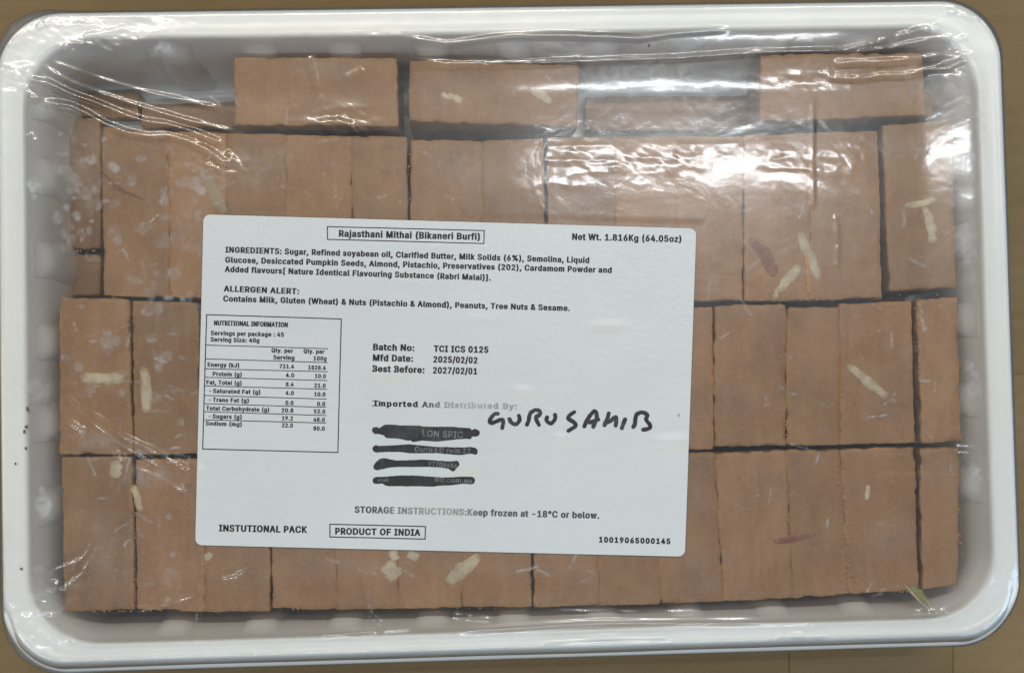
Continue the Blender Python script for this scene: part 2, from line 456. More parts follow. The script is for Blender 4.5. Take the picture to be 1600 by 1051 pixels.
# middle row
R2 = row([(94, 463), (200, 468)], [(93, 710), (206, 709)], ['middle row burfi bar at the left wall with a wide almond sliver'])
R2 += row([(207, 469), (310, 471)], [(210, 709), (312, 710)], ['middle row burfi bar beside the nutrition table, pale upright sliver on its left'])
R2 += row([(1012, 479), (1112, 479)], [(1012, 702), (1114, 702)], ['middle row burfi bar half hidden by the right edge of the label'])
R2 += row([(1117, 477), (1227, 476)], [(1116, 698), (1228, 697)], ['middle row burfi bar with a chipped right edge near the label'])
R2 += row([(1230, 480), (1312, 478)], [(1229, 695), (1312, 694)], ['narrow middle row burfi bar right of the chipped seam'])
R2 += row([(1313, 474), (1424, 469)], [(1313, 694), (1429, 691)], ['middle row burfi bar with one slanting almond sliver'])
R2 += [bar([(1432, 468), (1496, 464), (1502, 690), (1440, 691)], 'ragged narrow middle row burfi bar at the right wall')]
# bottom row
R3 = row([(97, 714), (205, 713)], [(101, 955), (209, 953)], ['bottom row burfi bar in the lower left corner of the tray'])
R3 += row([(212, 717), (318, 717), (422, 717)], [(215, 951), (320, 955), (421, 955)], ['bottom row burfi bar with a thin pale sliver on its left gap', 'bottom row burfi bar with yellow crumbs along its left seam'])
R3 += row([(425, 716), (524, 716), (622, 716), (721, 716), (829, 716)], [(426, 950), (525, 952), (623, 951), (722, 949), (829, 947)],
          ['bottom row burfi bar below the boxed country line of the label', 'bottom row burfi bar with square almond chips below the label', 'bottom row burfi bar with the left end of a broad almond flake', 'bottom row burfi bar left of the wide dark gap below the label'])
R3 += row([(833, 713), (930, 711), (1022, 709), (1117, 707), (1228, 703), (1312, 701), (1428, 698)], [(835, 948), (936, 946), (1033, 943), (1130, 939), (1239, 934), (1326, 927), (1436, 922)],
          ['bottom row burfi bar right of the wide dark gap below the label', 'bottom row burfi bar below the left half of the serial number', 'bottom row burfi bar touching the lower right corner of the label', 'bottom row burfi bar with scratched film, first one wholly right of the label',
           'bottom row burfi bar under the brown almond with skin', 'bottom row burfi bar right of the crumbly seam'], -.7)
R3 += [bar([(1438, 701), (1500, 698), (1498, 914), (1441, 921)], 'narrow bottom row burfi bar in the lower right corner, crumbly right edge')]
# ------------------------------------------------------------------ nut pieces embedded in the bars
def sliver(parent, pts, width, mat, name='almond_sliver', proud=.35, taper=.35, z=TOPZ):
    """a thin curved nut piece along pts (photograph positions), lying in the face of its bar"""
    P = np.array([px(u, v, z)[:2] for u, v in pts])
    t = np.linspace(0, 1, 15)
    seg = np.concatenate([[0], np.cumsum(np.linalg.norm(np.diff(P, axis=0), axis=1))]); seg /= seg[-1]
    C = np.stack([np.interp(t, seg, P[:, 0]), np.interp(t, seg, P[:, 1])], 1)
    for _ in range(2): C[1:-1] = (C[:-2] + 2 * C[1:-1] + C[2:]) / 4
    T = np.gradient(C, axis=0); T /= np.linalg.norm(T, axis=1)[:, None]; N = np.stack([-T[:, 1], T[:, 0]], 1)
    W = width * .228 / 2 * (taper + (1 - taper) * np.sin(np.pi * np.clip(t * .9 + .05, 0, 1)) ** .6)
    W[0] *= .55; W[-1] *= .45
    sd = random.randint(0, 99)
    V, F, RM = [], [], []
    cs = np.array([-1, -.75, -.3, .3, .75, 1]); hz = np.array([-.5, .55, 1, .95, .6, -.5])
    for i in range(15):
        for a, h in zip(cs, hz):
            p = C[i] + N[i] * W[i] * a * (1 + .24 * vnoise(i * 1.3, a * 2, 1.9, sd) + .10 * vnoise(i * 3.1, a * 2, 1.1, sd + 3))
            RM.append((1.0 if abs(a) > .9 else .25 if abs(a) > .5 else 0.0) if 1 < i < 13 else .8)
            V.append((p[0], p[1], z + .02 + .5 * proud * h * (.6 if i in (0, 14) else 1) + .06 * vnoise(p[0], p[1], 1.2, sd)))
    for i in range(14):
        for j in range(5): F.append([i * 6 + j, (i + 1) * 6 + j, (i + 1) * 6 + j + 1, i * 6 + j + 1])
    F.append([j for j in range(6)]); F.append([14 * 6 + j for j in range(5, -1, -1)])
    o = mesh_obj(name, [(x - parent.location.x / S, y - parent.location.y / S, zz) for x, y, zz in V], F, mat, parent, True, dict(rim=RM))
    return o
al, sk = M['almond'], M['skin']
sliver(H2, [(687, 145), (705, 151), (725, 160)], 17, al)
sliver(H2, [(828, 142), (848, 148), (863, 163)], 17, al)
sliver(R1[11], [(1250, 362), (1258, 385), (1270, 410), (1282, 443)], 18, al)
sliver(R1[11], [(1258, 385), (1262, 420), (1264, 460)], 6, mat_plain('golden_crumb', (.45, .20, .06), (.60, .32, .12)), 'nut_thread')
sliver(R1[10], [(1252, 412), (1232, 436), (1207, 468)], 17, al)
sliver(R1[10], [(1172, 372), (1190, 392), (1206, 420), (1208, 432)], 24, sk, 'almond_skin')
sliver(R1[12], [(1442, 322), (1450, 335), (1455, 355), (1458, 382)], 17, al)
sliver(R1[12], [(1410, 322), (1438, 318), (1465, 311)], 13, al)
sliver(R2[0], [(122, 592), (150, 590), (196, 594)], 20, al)
sliver(R2[1], [(224, 572), (228, 600), (229, 648)], 18, al)
sliver(R2[5], [(1322, 570), (1345, 585), (1366, 604), (1388, 622)], 17, al)
sliver(R3[0], [(178, 718), (182, 730), (179, 748)], 22, al)
sliver(R3[1], [(207, 757), (214, 775), (221, 800)], 13, al)
sliver(R3[2], [(330, 862), (322, 876)], 13, al)
sliver(R3[4], [(600, 880), (622, 904)], 27, al, taper=.8)
sliver(R3[4], [(612, 858), (619, 876)], 16, al, taper=.7)
sliver(R3[5], [(636, 864), (655, 872)], 14, al, taper=.8)
sliver(R3[6], [(752, 866), (722, 890), (696, 912)], 24, al)
sliver(R3[11], [(1210, 846), (1235, 842), (1276, 834)], 14, sk, 'almond_skin')
sliver(R3[12], [(1357, 756), (1354, 782)], 9, al)
sliver(R1[1], [(323, 272), (333, 300), (352, 334)], 17, mat_plain('pale_flake', (.33, .25, .14), (.42, .33, .20), 12), 'almond_sliver', .1)
sliver(R1[0], [(160, 268), (182, 293), (224, 312)], 4, mat_plain('scar', (.17, .07, .03), (.25, .11, .05)), 'scar', .08)
sliver(R1[0], [(166, 274), (178, 290), (196, 303)], 10, mat_plain('scar', (.22, .10, .045), (.28, .14, .065)), 'scar', .0)

# ------------------------------------------------------------------ crumbs
def crumbs(name, spots, label, mat, sz=(.10, .5)):
    V, F = [], []
    for (u, v, z) in spots:
        p = px(u, v, z); r = random.uniform(*sz)
        b = len(V)
        for a in range(6):
            ang = a * math.pi / 3; rr = r * random.uniform(.6, 1.2)
            V.append((p[0] + rr * math.cos(ang), p[1] + rr * math.sin(ang), z - .1 + .2 * random.random() * r))
        V.append((p[0], p[1], z + r * .7)); V.append((p[0], p[1], z - r * .5))
        for a in range(6):
            F.append([b + a, b + (a + 1) % 6, b + 6]); F.append([b + (a + 1) % 6, b + a, b + 7])
    o = mesh_obj(name, V, F, mat, None, True)
    return tag(o, label, 'crumbs', None, 'stuff')
sp = []
def seam(x0, y0, x1, y1, n, jit=4):
    for _ in range(n):
        t = random.random(); sp.append((x0 + (x1 - x0) * t + random.gauss(0, jit), y0 + (y1 - y0) * t, TOPZ + .05))
seam(1312, 705, 1326, 925, 70, 3.0); seam(1316, 800, 1326, 925, 35, 7); seam(1431, 480, 1438, 600, 30, 2.5); seam(1312, 560, 1313, 690, 18, 2); seam(1226, 570, 1228, 690, 12, 2)
seam(319, 860, 321, 955, 40, 3.0); seam(1497, 700, 1502, 900, 45, 2); seam(1494, 530, 1502, 690, 30, 2); seam(523, 865, 525, 950, 12, 2); seam(1228, 720, 1239, 930, 14, 2)
seam(150, 954, 830, 949, 34, 2); seam(835, 946, 1436, 923, 30, 2); seam(638, 220, 641, 330, 6, 1); seam(265, 380, 266, 462, 16, 3)
seam(1164, 471, 1440, 466, 24, 3); seam(97, 955, 207, 954, 12, 2); seam(200, 470, 206, 700, 18, 2); seam(207, 720, 211, 950, 16, 2); seam(105, 392, 150, 392, 10, 3)
for _ in range(120): sp.append((random.uniform(1120, 1490), random.uniform(220, 915), TOPZ + .12)) if random.random() < .5 else sp.append((random.uniform(110, 1480), random.uniform(900, 950), TOPZ + .12))
crumbs('burfi_crumbs', sp, 'golden crumbs scattered along the seams between the brown bars', M['crumb'])
rimsp = [(42, 638, 40.7), (38, 674, 40.7), (40, 700, 40.7), (24, 724, 40.7), (44, 640, 40.7), (33, 888, 40.7), (1014, 71, 40.4), (41, 666, 40.7)]
crumbs('rim_crumbs', rimsp, 'small brown specks stuck on the film over the left rim', mat_plain('speck', (.10, .06, .02), (.30, .20, .07)), (.35, .7))
# the green pistachio thread in the lower right corner
hold = bpy.data.objects.new('pistachio_sliver', None); COL.objects.link(hold)
tag(hold, 'thin green pistachio sliver in the lower right corner of the tray', 'nut')
q = px(1432, 925, TOPZ)
hold.location = (q[0] * S, q[1] * S, 0)
sliver(hold, [(1422, 916), (1430, 922), (1440, 930), (1448, 938)], 12, M['pist'], 'green_kernel', .5, .3, TOPZ + .05)
sliver(hold, [(1411, 910), (1425, 926), (1446, 947), (1454, 952)], 4, M['almond'], 'pale_thread', .3, .4, TOPZ + .1)
sliver(hold, [(1436, 926), (1448, 938), (1460, 952)], 4, M['almond'], 'pale_thread', .3, .4, TOPZ + .1)

# ------------------------------------------------------------------ clear film
FLAT = 38.92
LAB = [(318, 335), (1088, 357), (1070, 869), (305, 851)]
RIDGES = [  # photograph polyline, height, half width
    ([(60, 120), (80, 133), (112, 148), (150, 161), (190, 178), (225, 190), (260, 194), (300, 206), (340, 222), (352, 236)], .95, .75),
    ([(62, 158), (80, 162), (110, 166), (135, 178), (160, 193), (200, 208), (230, 213), (262, 212), (290, 219), (320, 232), (345, 250), (368, 262)], 1.0, .8),
    ([(65, 95), (72, 105), (82, 113), (110, 130), (160, 148), (230, 170), (280, 185), (345, 202), (370, 207)], .55, .5),
    ([(75, 96), (100, 105), (140, 119), (175, 130), (225, 144), (300, 160), (345, 171)], .6, .5),
    ([(300, 215), (330, 240), (345, 255), (350, 268)], .5, .5), ([(322, 258), (345, 268), (347, 250)], .4, .4), ([(352, 236), (372, 256), (380, 268)], .5, .5),
    ([(100, 612), (122, 635), (150, 660), (190, 690), (240, 720), (300, 757)], .5, .45),
    ([(118, 630), (130, 638), (155, 652), (190, 678), (225, 695), (265, 712), (290, 728), (308, 728)], .6, .5),
    ([(108, 656), (120, 665), (134, 673)], .6, .6), ([(176, 703), (197, 716)], .6, .6), ([(205, 720), (250, 738), (300, 770), (308, 782)], .35, 1.0),
    ([(82, 886), (95, 880), (115, 873), (132, 862)], .4, .4), ([(95, 922), (100, 910), (125, 892), (140, 862)], .4, .4), ([(84, 884), (86, 905), (78, 922)], .6, .6),
    ([(212, 953), (260, 940), (310, 925)], .35, .4), ([(345, 900), (368, 895), (378, 884), (370, 882)], .5, .5), ([(319, 856), (316, 900), (312, 955), (308, 1005)], .4, .4),
    ([(90, 75), (103, 74), (118, 83)], .6, .6), ([(60, 38), (67, 46)], .5, .5), ([(69, 31), (78, 43)], .5, .4), ([(130, 58), (150, 55), (172, 52), (200, 44)], .5, .6), ([(100, 71), (135, 72), (155, 75), (180, 85)], .35, .4),
    ([(0, 108), (12, 112), (25, 118), (34, 123)], .7, .7), ([(22, 112), (30, 122)], .6, .6), ([(42, 112), (50, 125), (80, 133)], .6, .6), ([(36, 135), (48, 150), (60, 160)], .5, .5), ([(48, 210), (57, 224)], .5, .5),
    ([(628, 60), (700, 71), (775, 60), (850, 57), (875, 57), (1000, 61), (1050, 53), (1150, 46)], .5, .7), ([(640, 98), (720, 102), (829, 100), (957, 95), (1055, 92), (1140, 86), (1190, 83), (1320, 80), (1365, 66), (1388, 60)], .5, .6),
    ([(1330, 82), (1380, 79), (1420, 70), (1455, 63), (1470, 62), (1492, 57)], .55, .6), ([(1300, 100), (1380, 97), (1430, 94), (1455, 91), (1480, 87), (1524, 86)], .7, .8),
    ([(1290, 120), (1340, 124), (1380, 118), (1410, 118), (1435, 115), (1460, 108), (1480, 106), (1512, 92)], .6, .7), ([(1345, 74), (1385, 63)], .5, .4), ([(1400, 58), (1420, 54), (1435, 48), (1452, 46)], .6, .6), ([(1457, 47), (1468, 41)], .6, .6),
    ([(1488, 64), (1510, 60)], .5, .6), ([(1472, 18), (1500, 22), (1515, 30), (1530, 30)], .5, .6), ([(1488, 17), (1512, 22)], .5, .5),
    ([(1270, 150), (1271, 200), (1270, 215), (1271, 330)], .16, .35), ([(1306, 335), (1310, 380), (1308, 420)], .16, .4),
    ([(484, 88), (490, 110), (494, 138)], .3, .9), ([(540, 122), (555, 115), (568, 107)], .4, .9),
    ([(1180, 738), (1186, 775)], .2, .35), ([(1185, 825), (1186, 900)], .2, .35), ([(1375, 712), (1440, 711), (1458, 710)], .2, .4), ([(1372, 743), (1430, 740), (1460, 742)], .2, .4),
    ([(700, 985), (850, 975), (940, 970), (1150, 970), (1300, 968)], .45, .8), ([(840, 1000), (940, 993), (1050, 992)], .45, .7), ([(1210, 990), (1290, 990)], .5, .7),
    ([(645, 978), (560, 985), (500, 990)], .4, .6), ([(705, 960), (740, 965), (775, 968)], .4, .5), ([(860, 955), (1000, 958), (1100, 955)], .25, .5),
    ([(1425, 955), (1450, 954), (1470, 955), (1480, 950)], .6, .5), ([(1548, 905), (1552, 910)], .8, .8), ([(1537, 979), (1546, 978)], .8, .8),
    ([(575, 955), (590, 968), (600, 978)], .4, .4), ([(60, 955), (75, 985), (100, 1000), (122, 990)], .5, .6), ([(70, 930), (60, 965), (72, 990)], .4, .5),
    ([(1490, 700), (1520, 702), (1530, 735)], .3, .8), ([(20, 30), (60, 12), (120, 20)], .5, .7), ([(34, 25), (52, 23)], .5, .5),
]
CRINKLE = [  # u, v, radius u, radius v, amplitude: crumpled places in the film
    (535, 188, 46, 20, .8), (455, 170, 60, 22, .12), (900, 240, 45, 26, .17), (970, 252, 55, 22, .17), (1060, 250, 40, 26, .2), (1130, 232, 30, 14, .1), (1210, 242, 22, 18, .30), (1290, 258, 60, 20, .18), (1345, 235, 30, 24, .20), (1265, 120, 70, 22, .2), (1380, 108, 70, 18, .2),
    (700, 102, 90, 12, .5), (860, 98, 70, 10, .14), (330, 255, 40, 26, .5), (365, 265, 26, 12, .7), (900, 288, 90, 8, .10), (640, 58, 120, 10, .14), (900, 57, 110, 12, .16), (1480, 100, 60, 20, .4), (150, 50, 120, 30, .5), (30, 120, 40, 30, .6), (1290, 630, 170, 80, .05), (1200, 820, 120, 80, .06), (130, 860, 90, 90, .06),
    (1420, 300, 60, 50, .07), (250, 300, 140, 120, .06), (590, 215, 60, 20, .08), (780, 990, 400, 16, .10), (1490, 960, 70, 60, .4), (60, 970, 60, 60, .5), (1560, 820, 16, 200, .25), (20, 500, 20, 420, .2), (1100, 150, 100, 40, .07), (430, 255, 40, 20, .08),
]
HAZE_SHEEN = [(176, 260, 9, 9, .34), (142, 250, 11, 9, .30), (122, 240, 7, 8, .14), (134, 300, 10, 12, .18), (125, 300, 9, 6, .2), (148, 300, 8, 8, .2), (104, 324, 6, 7, .25), (100, 210, 6, 6, .2), (256, 310, 12, 12, .2), (308, 294, 12, 14, .30), (286, 284, 14, 9, .2), (275, 350, 30, 22, .07), (226, 355, 10, 8, .16), (255, 375, 16, 12, .12),
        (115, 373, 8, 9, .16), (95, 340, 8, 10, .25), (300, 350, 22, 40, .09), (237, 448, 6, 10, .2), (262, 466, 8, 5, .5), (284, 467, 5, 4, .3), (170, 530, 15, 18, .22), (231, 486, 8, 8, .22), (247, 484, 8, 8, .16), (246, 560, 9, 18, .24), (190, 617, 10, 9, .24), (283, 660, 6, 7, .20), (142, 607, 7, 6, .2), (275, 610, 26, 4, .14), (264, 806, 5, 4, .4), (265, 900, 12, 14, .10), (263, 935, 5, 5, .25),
        (237, 745, 40, 16, .15), (150, 690, 45, 16, .12), (270, 865, 6, 7, .22), (165, 850, 24, 40, .07), (110, 265, 40, 60, .07), (55, 290, 9, 16, .5), (57, 610, 30, 18, .2), (68, 786, 10, 18, .35), (62, 890, 6, 6, .25), (255, 78, 22, 10, .35), (1000, 130, 150, 45, .14), (1060, 190, 130, 30, .12), (700, 135, 60, 20, .05), (1180, 300, 24, 40, .12),  # wide patches near the top are lamp sheen painted as film haze
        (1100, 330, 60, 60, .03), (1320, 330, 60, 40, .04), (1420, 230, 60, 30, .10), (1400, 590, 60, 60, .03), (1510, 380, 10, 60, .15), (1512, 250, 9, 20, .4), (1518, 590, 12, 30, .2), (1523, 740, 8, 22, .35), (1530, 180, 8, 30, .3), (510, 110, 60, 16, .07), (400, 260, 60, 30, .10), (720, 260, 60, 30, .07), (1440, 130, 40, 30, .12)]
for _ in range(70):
    HAZE_SHEEN.append((random.uniform(98, 350), random.uniform(205, 640), random.uniform(3, 11), random.uniform(3, 11), random.uniform(.06, .2)))
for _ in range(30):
    HAZE_SHEEN.append((random.uniform(98, 158), random.uniform(210, 400), random.uniform(3, 8), random.uniform(3, 9), random.uniform(.1, .28)))
def seg_dist(X, Y, P):
    best = np.full(X.shape, 1e9); tt = np.zeros(X.shape)
    L = np.concatenate([[0], np.cumsum(np.linalg.norm(np.diff(P, axis=0), axis=1))])
    for i in range(len(P) - 1):
        a, b = P[i], P[i + 1]; ab = b - a; l2 = ab @ ab
        t = np.clip(((X - a[0]) * ab[0] + (Y - a[1]) * ab[1]) / l2, 0, 1)
        d = np.hypot(X - a[0] - t * ab[0], Y - a[1] - t * ab[1])
        m = d < best
        best[m] = d[m]; tt[m] = (L[i] + t[m] * math.sqrt(l2)) / L[-1]
    return best, tt
lab_mm = np.array([px(u, v, 39.22)[:2] for u, v in LAB])
def label_mask(X, Y, grow):
    """1 well inside the label (plus grow), falling to 0 a few mm outside"""
    m = np.full(np.shape(X), 1e9)
    for i in range(4):
        a, b = lab_mm[i], lab_mm[(i + 1) % 4]; n = np.array([(b - a)[1], -(b - a)[0]]); n /= np.linalg.norm(n)
        m = np.minimum(m, (X - a[0]) * n[0] + (Y - a[1]) * n[1])
    return smooth(-grow - 3, -grow, m)
def film_z(X, Y):
    d = sdist(X, Y)
    rim = 40.45 - .0 * d
    z = rim + (FLAT - rim) * smooth(10.5, 33, d) ** .8
    lm = label_mask(X, Y, 1.0)
    inner = smooth(12, 24, d)
    z = z + (1 - lm) * inner * (.05 * (1 + vnoise(X * .25, Y, 34, 1)) + .010 * (1 + vnoise(X * .3, Y, 8, 2)))
    z = z + (1 - inner) * (.05 * (1 + vnoise(X, Y, 18, 4)) + .018 * (1 + vnoise(X * .5, Y, 5, 5)))
    out = np.zeros(X.shape)
    for pts, h, wd in RIDGES:
        w_ = .75 + .75 * wd; low = pts[0][1] > 560; h = w_ * (.04 + (.46 if low else .34) * h)
        P = np.array([px(u, v, 39.5)[:2] for u, v in pts])
        x0, y0 = P.min(0) - 5; x1, y1 = P.max(0) + 5
        m = (X > x0) & (X < x1) & (Y > y0) & (Y < y1)
        if not m.any(): continue
        dd, tt = seg_dist(X[m], Y[m], P)
        along = smooth(0, .08, tt) * smooth(0, .08, 1 - tt) * (.75 + .4 * vnoise(tt * 60 + h * 100, tt * 0 + wd * 31, 6, 8))
        tent = np.maximum(0, 1 - (np.sqrt((dd / w_) ** 2 + .25) - .5)); tent = np.where(tent < .25, tent * tent * 2, tent - .125)
        out[m] = np.maximum(out[m], h * along * tent)
    for u, v, ru, rv_, am in CRINKLE:
        c = px(u, v, 39.2)
        rx, ry = ru * .228, rv_ * .228
        e = ((X - c[0]) / rx) ** 2 + ((Y - c[1]) / ry) ** 2
        m = e < 6
        if not m.any(): continue
        g = np.exp(-e[m])
        n = .45 * vnoise(X[m] * .42 + .3 * Y[m], Y[m], 3.0, 21) + .22 * vnoise(X[m] * .7, Y[m] + .4 * X[m], 1.5, 22) + .7 * (1 - np.abs(vnoise(X[m] * .3, Y[m], 5, 23)))
        out[m] += am * g * n * .5
    return z + out * (1 - lm * .999)
step = .45
gx = np.arange(-HW + 1.0, HW - 1.0 + step, step); gy = np.arange(-HH + 1.0, HH - 1.0 + step, step)
X, Y = np.meshgrid(gx, gy)
BD = 1.2                                        # the sheet ends here and the skirt goes on
Y0 = Y.copy()
d = sdist(X, Y, 22)
# snap cells that straddle the outline to it
def grad_sd(X, Y):
    e = .02
    return (sdist(X + e, Y) - sdist(X - e, Y)) / (2 * e), (sdist(X, Y + e) - sdist(X, Y - e)) / (2 * e)
near = (d < BD) & (d > BD - 1.2)
gxn, gyn = grad_sd(X, Y)
Xs = np.where(near, X + gxn * (BD - d), X); Ys = np.where(near, Y + gyn * (BD - d), Y)
ok = d > BD - 1.2
# the sheet follows the wider lip on the near side
Z = film_z(Xs, Ys)
bottom = smooth(HH - 30, HH - 4, -Ys)
dd = sdist(Xs, Ys)
Z = Z - bottom * (1 - smooth(0, 6.0, dd)) ** 1.5 * 6.0 - (1 - bottom) * (1 - smooth(0, 2.4, dd)) * .5
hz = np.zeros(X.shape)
for u, v, ru, rv_, am in HAZE_SHEEN:
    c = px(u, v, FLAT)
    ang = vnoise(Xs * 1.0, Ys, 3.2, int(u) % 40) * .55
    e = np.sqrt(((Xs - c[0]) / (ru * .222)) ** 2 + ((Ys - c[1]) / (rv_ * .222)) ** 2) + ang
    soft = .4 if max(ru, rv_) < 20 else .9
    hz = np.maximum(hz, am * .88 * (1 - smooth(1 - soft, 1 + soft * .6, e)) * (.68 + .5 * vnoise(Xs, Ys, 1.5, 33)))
# fine scuffs of the film
for _ in range(130):
    u = random.choice((random.uniform(1120, 1490), random.uniform(150, 1490), random.uniform(110, 300))); v = random.uniform(215, 930) if u > 1090 or u < 300 else random.choice((random.uniform(215, 330), random.uniform(872, 940), random.uniform(100, 190)))
    a_ = random.choice((random.gauss(1.57, .3), random.gauss(.1, .5))); ln = random.uniform(4, 16)
    P = np.array([px(u + ln * math.cos(a_) * k_ + random.uniform(-1.5, 1.5), v + ln * math.sin(a_) * k_ + random.uniform(-1.5, 1.5), FLAT)[:2] for k_ in (-1, -.3, .3, 1)])
    x0, y0 = P.min(0) - 1.5; x1, y1 = P.max(0) + 1.5
    m = (Xs > x0) & (Xs < x1) & (Ys > y0) & (Ys < y1)
    if m.any():
        dd_, tt_ = seg_dist(Xs[m], Ys[m], P)
        hz[m] = np.maximum(hz[m], random.uniform(.12, .4) * np.exp(-.5 * (dd_ / .26) ** 2) * (.6 + .6 * vnoise(tt_ * 9, tt_ * 0 + u, 2, 35)))
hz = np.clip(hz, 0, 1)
idx = -np.ones(X.shape, int)
okc = ok[:-1, :-1] & ok[1:, :-1] & ok[:-1, 1:] & ok[1:, 1:]
inn = d >= BD
okc &= (inn[:-1, :-1] | inn[1:, :-1] | inn[:-1, 1:] | inn[1:, 1:])
use = np.zeros(X.shape, bool)
use[:-1, :-1] |= okc; use[1:, :-1] |= okc; use[:-1, 1:] |= okc; use[1:, 1:] |= okc
idx[use] = np.arange(use.sum())
fv = np.stack([Xs[use], Ys[use], Z[use]], 1)
ff = np.stack([idx[:-1, :-1][okc], idx[:-1, 1:][okc], idx[1:, 1:][okc], idx[1:, :-1][okc]], 1)
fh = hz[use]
# skirt over the outer lip, with gathered corners
NS = 1600
base_ring = ring(BD, 22 - BD, 0, 120, 290, 360)
tmp = np.roll(base_ring, -1, 0) - np.roll(base_ring, 1, 0); nrm = np.stack([tmp[:, 1], -tmp[:, 0]], 1); nrm /= np.linalg.norm(nrm, axis=1)[:, None]
bw = smooth(HH - 30, HH - 4, -base_ring[:, 1])
zr = film_z(base_ring[:, 0], base_ring[:, 1]) - bw * (1 - smooth(0, 6, BD)) ** 1.5 * 6.0 - (1 - bw) * (1 - smooth(0, 2.4, BD)) * .5
cornTL = np.exp(-(((base_ring[:, 0] + 172) / 14) ** 2 + ((base_ring[:, 1] - 108) / 14) ** 2)); cornBL = np.exp(-(((base_ring[:, 0] + 172) / 22) ** 2 + ((base_ring[:, 1] + 108) / 16) ** 2))
cornTR = np.exp(-(((base_ring[:, 0] - 172) / 14) ** 2 + ((base_ring[:, 1] - 108) / 14) ** 2)); cornBR = np.exp(-(((base_ring[:, 0] - 172) / 16) ** 2 + ((base_ring[:, 1] + 108) / 16) ** 2))
ext = 3.4 * cornTL + 2.0 * cornBL + .6 * cornTR + .8 * cornBR
s_len = np.concatenate([[0], np.cumsum(np.linalg.norm(np.diff(base_ring, axis=0), axis=1))])
gather = (.10 + .9 * np.clip(cornTL + cornBL + .6 * cornTR + .6 * cornBR, 0, 1))
plea = vnoise(s_len, s_len * 0, 2.0, 40) * .5 + vnoise(s_len, s_len * 0, 5.0, 41) * .5
sk = []
for k, (o_, z_, a) in enumerate(((0, None, 0), (.7, -.35, .1), (1.25, -1.2, .35), (1.55, -2.6, .7), (1.65, -4.6, 1.0), (1.5, -7.5, .9), (.6, -10.5, .6), (-2.5, -13, .4), (-8, -14.5, .2))):
    off = o_ + a * (ext + .55 * gather * plea)
    zz = zr + (z_ or 0) * (1 - .0 * bw) + (a * gather * .8 * np.roll(plea, 25) if k else 0)
    sk.append(np.stack([base_ring[:, 0] + nrm[:, 0] * off, base_ring[:, 1] + nrm[:, 1] * off, zz], 1))
b0 = len(fv); n = len(base_ring)
fv = np.concatenate([fv] + sk)
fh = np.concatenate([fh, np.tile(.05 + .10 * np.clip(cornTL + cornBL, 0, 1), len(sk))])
I = np.arange(n); J = (I + 1) % n
fs = np.concatenate([np.stack([b0 + k * n + I, b0 + (k + 1) * n + I, b0 + (k + 1) * n + J, b0 + k * n + J], 1) for k in range(len(sk) - 1)])
film = mesh_obj('plastic_film', fv, np.concatenate([ff, fs]), M['film'], None, True, dict(haze_sheen=fh))
tag(film, 'clear wrinkled plastic film stretched over the whole white tray', 'film')

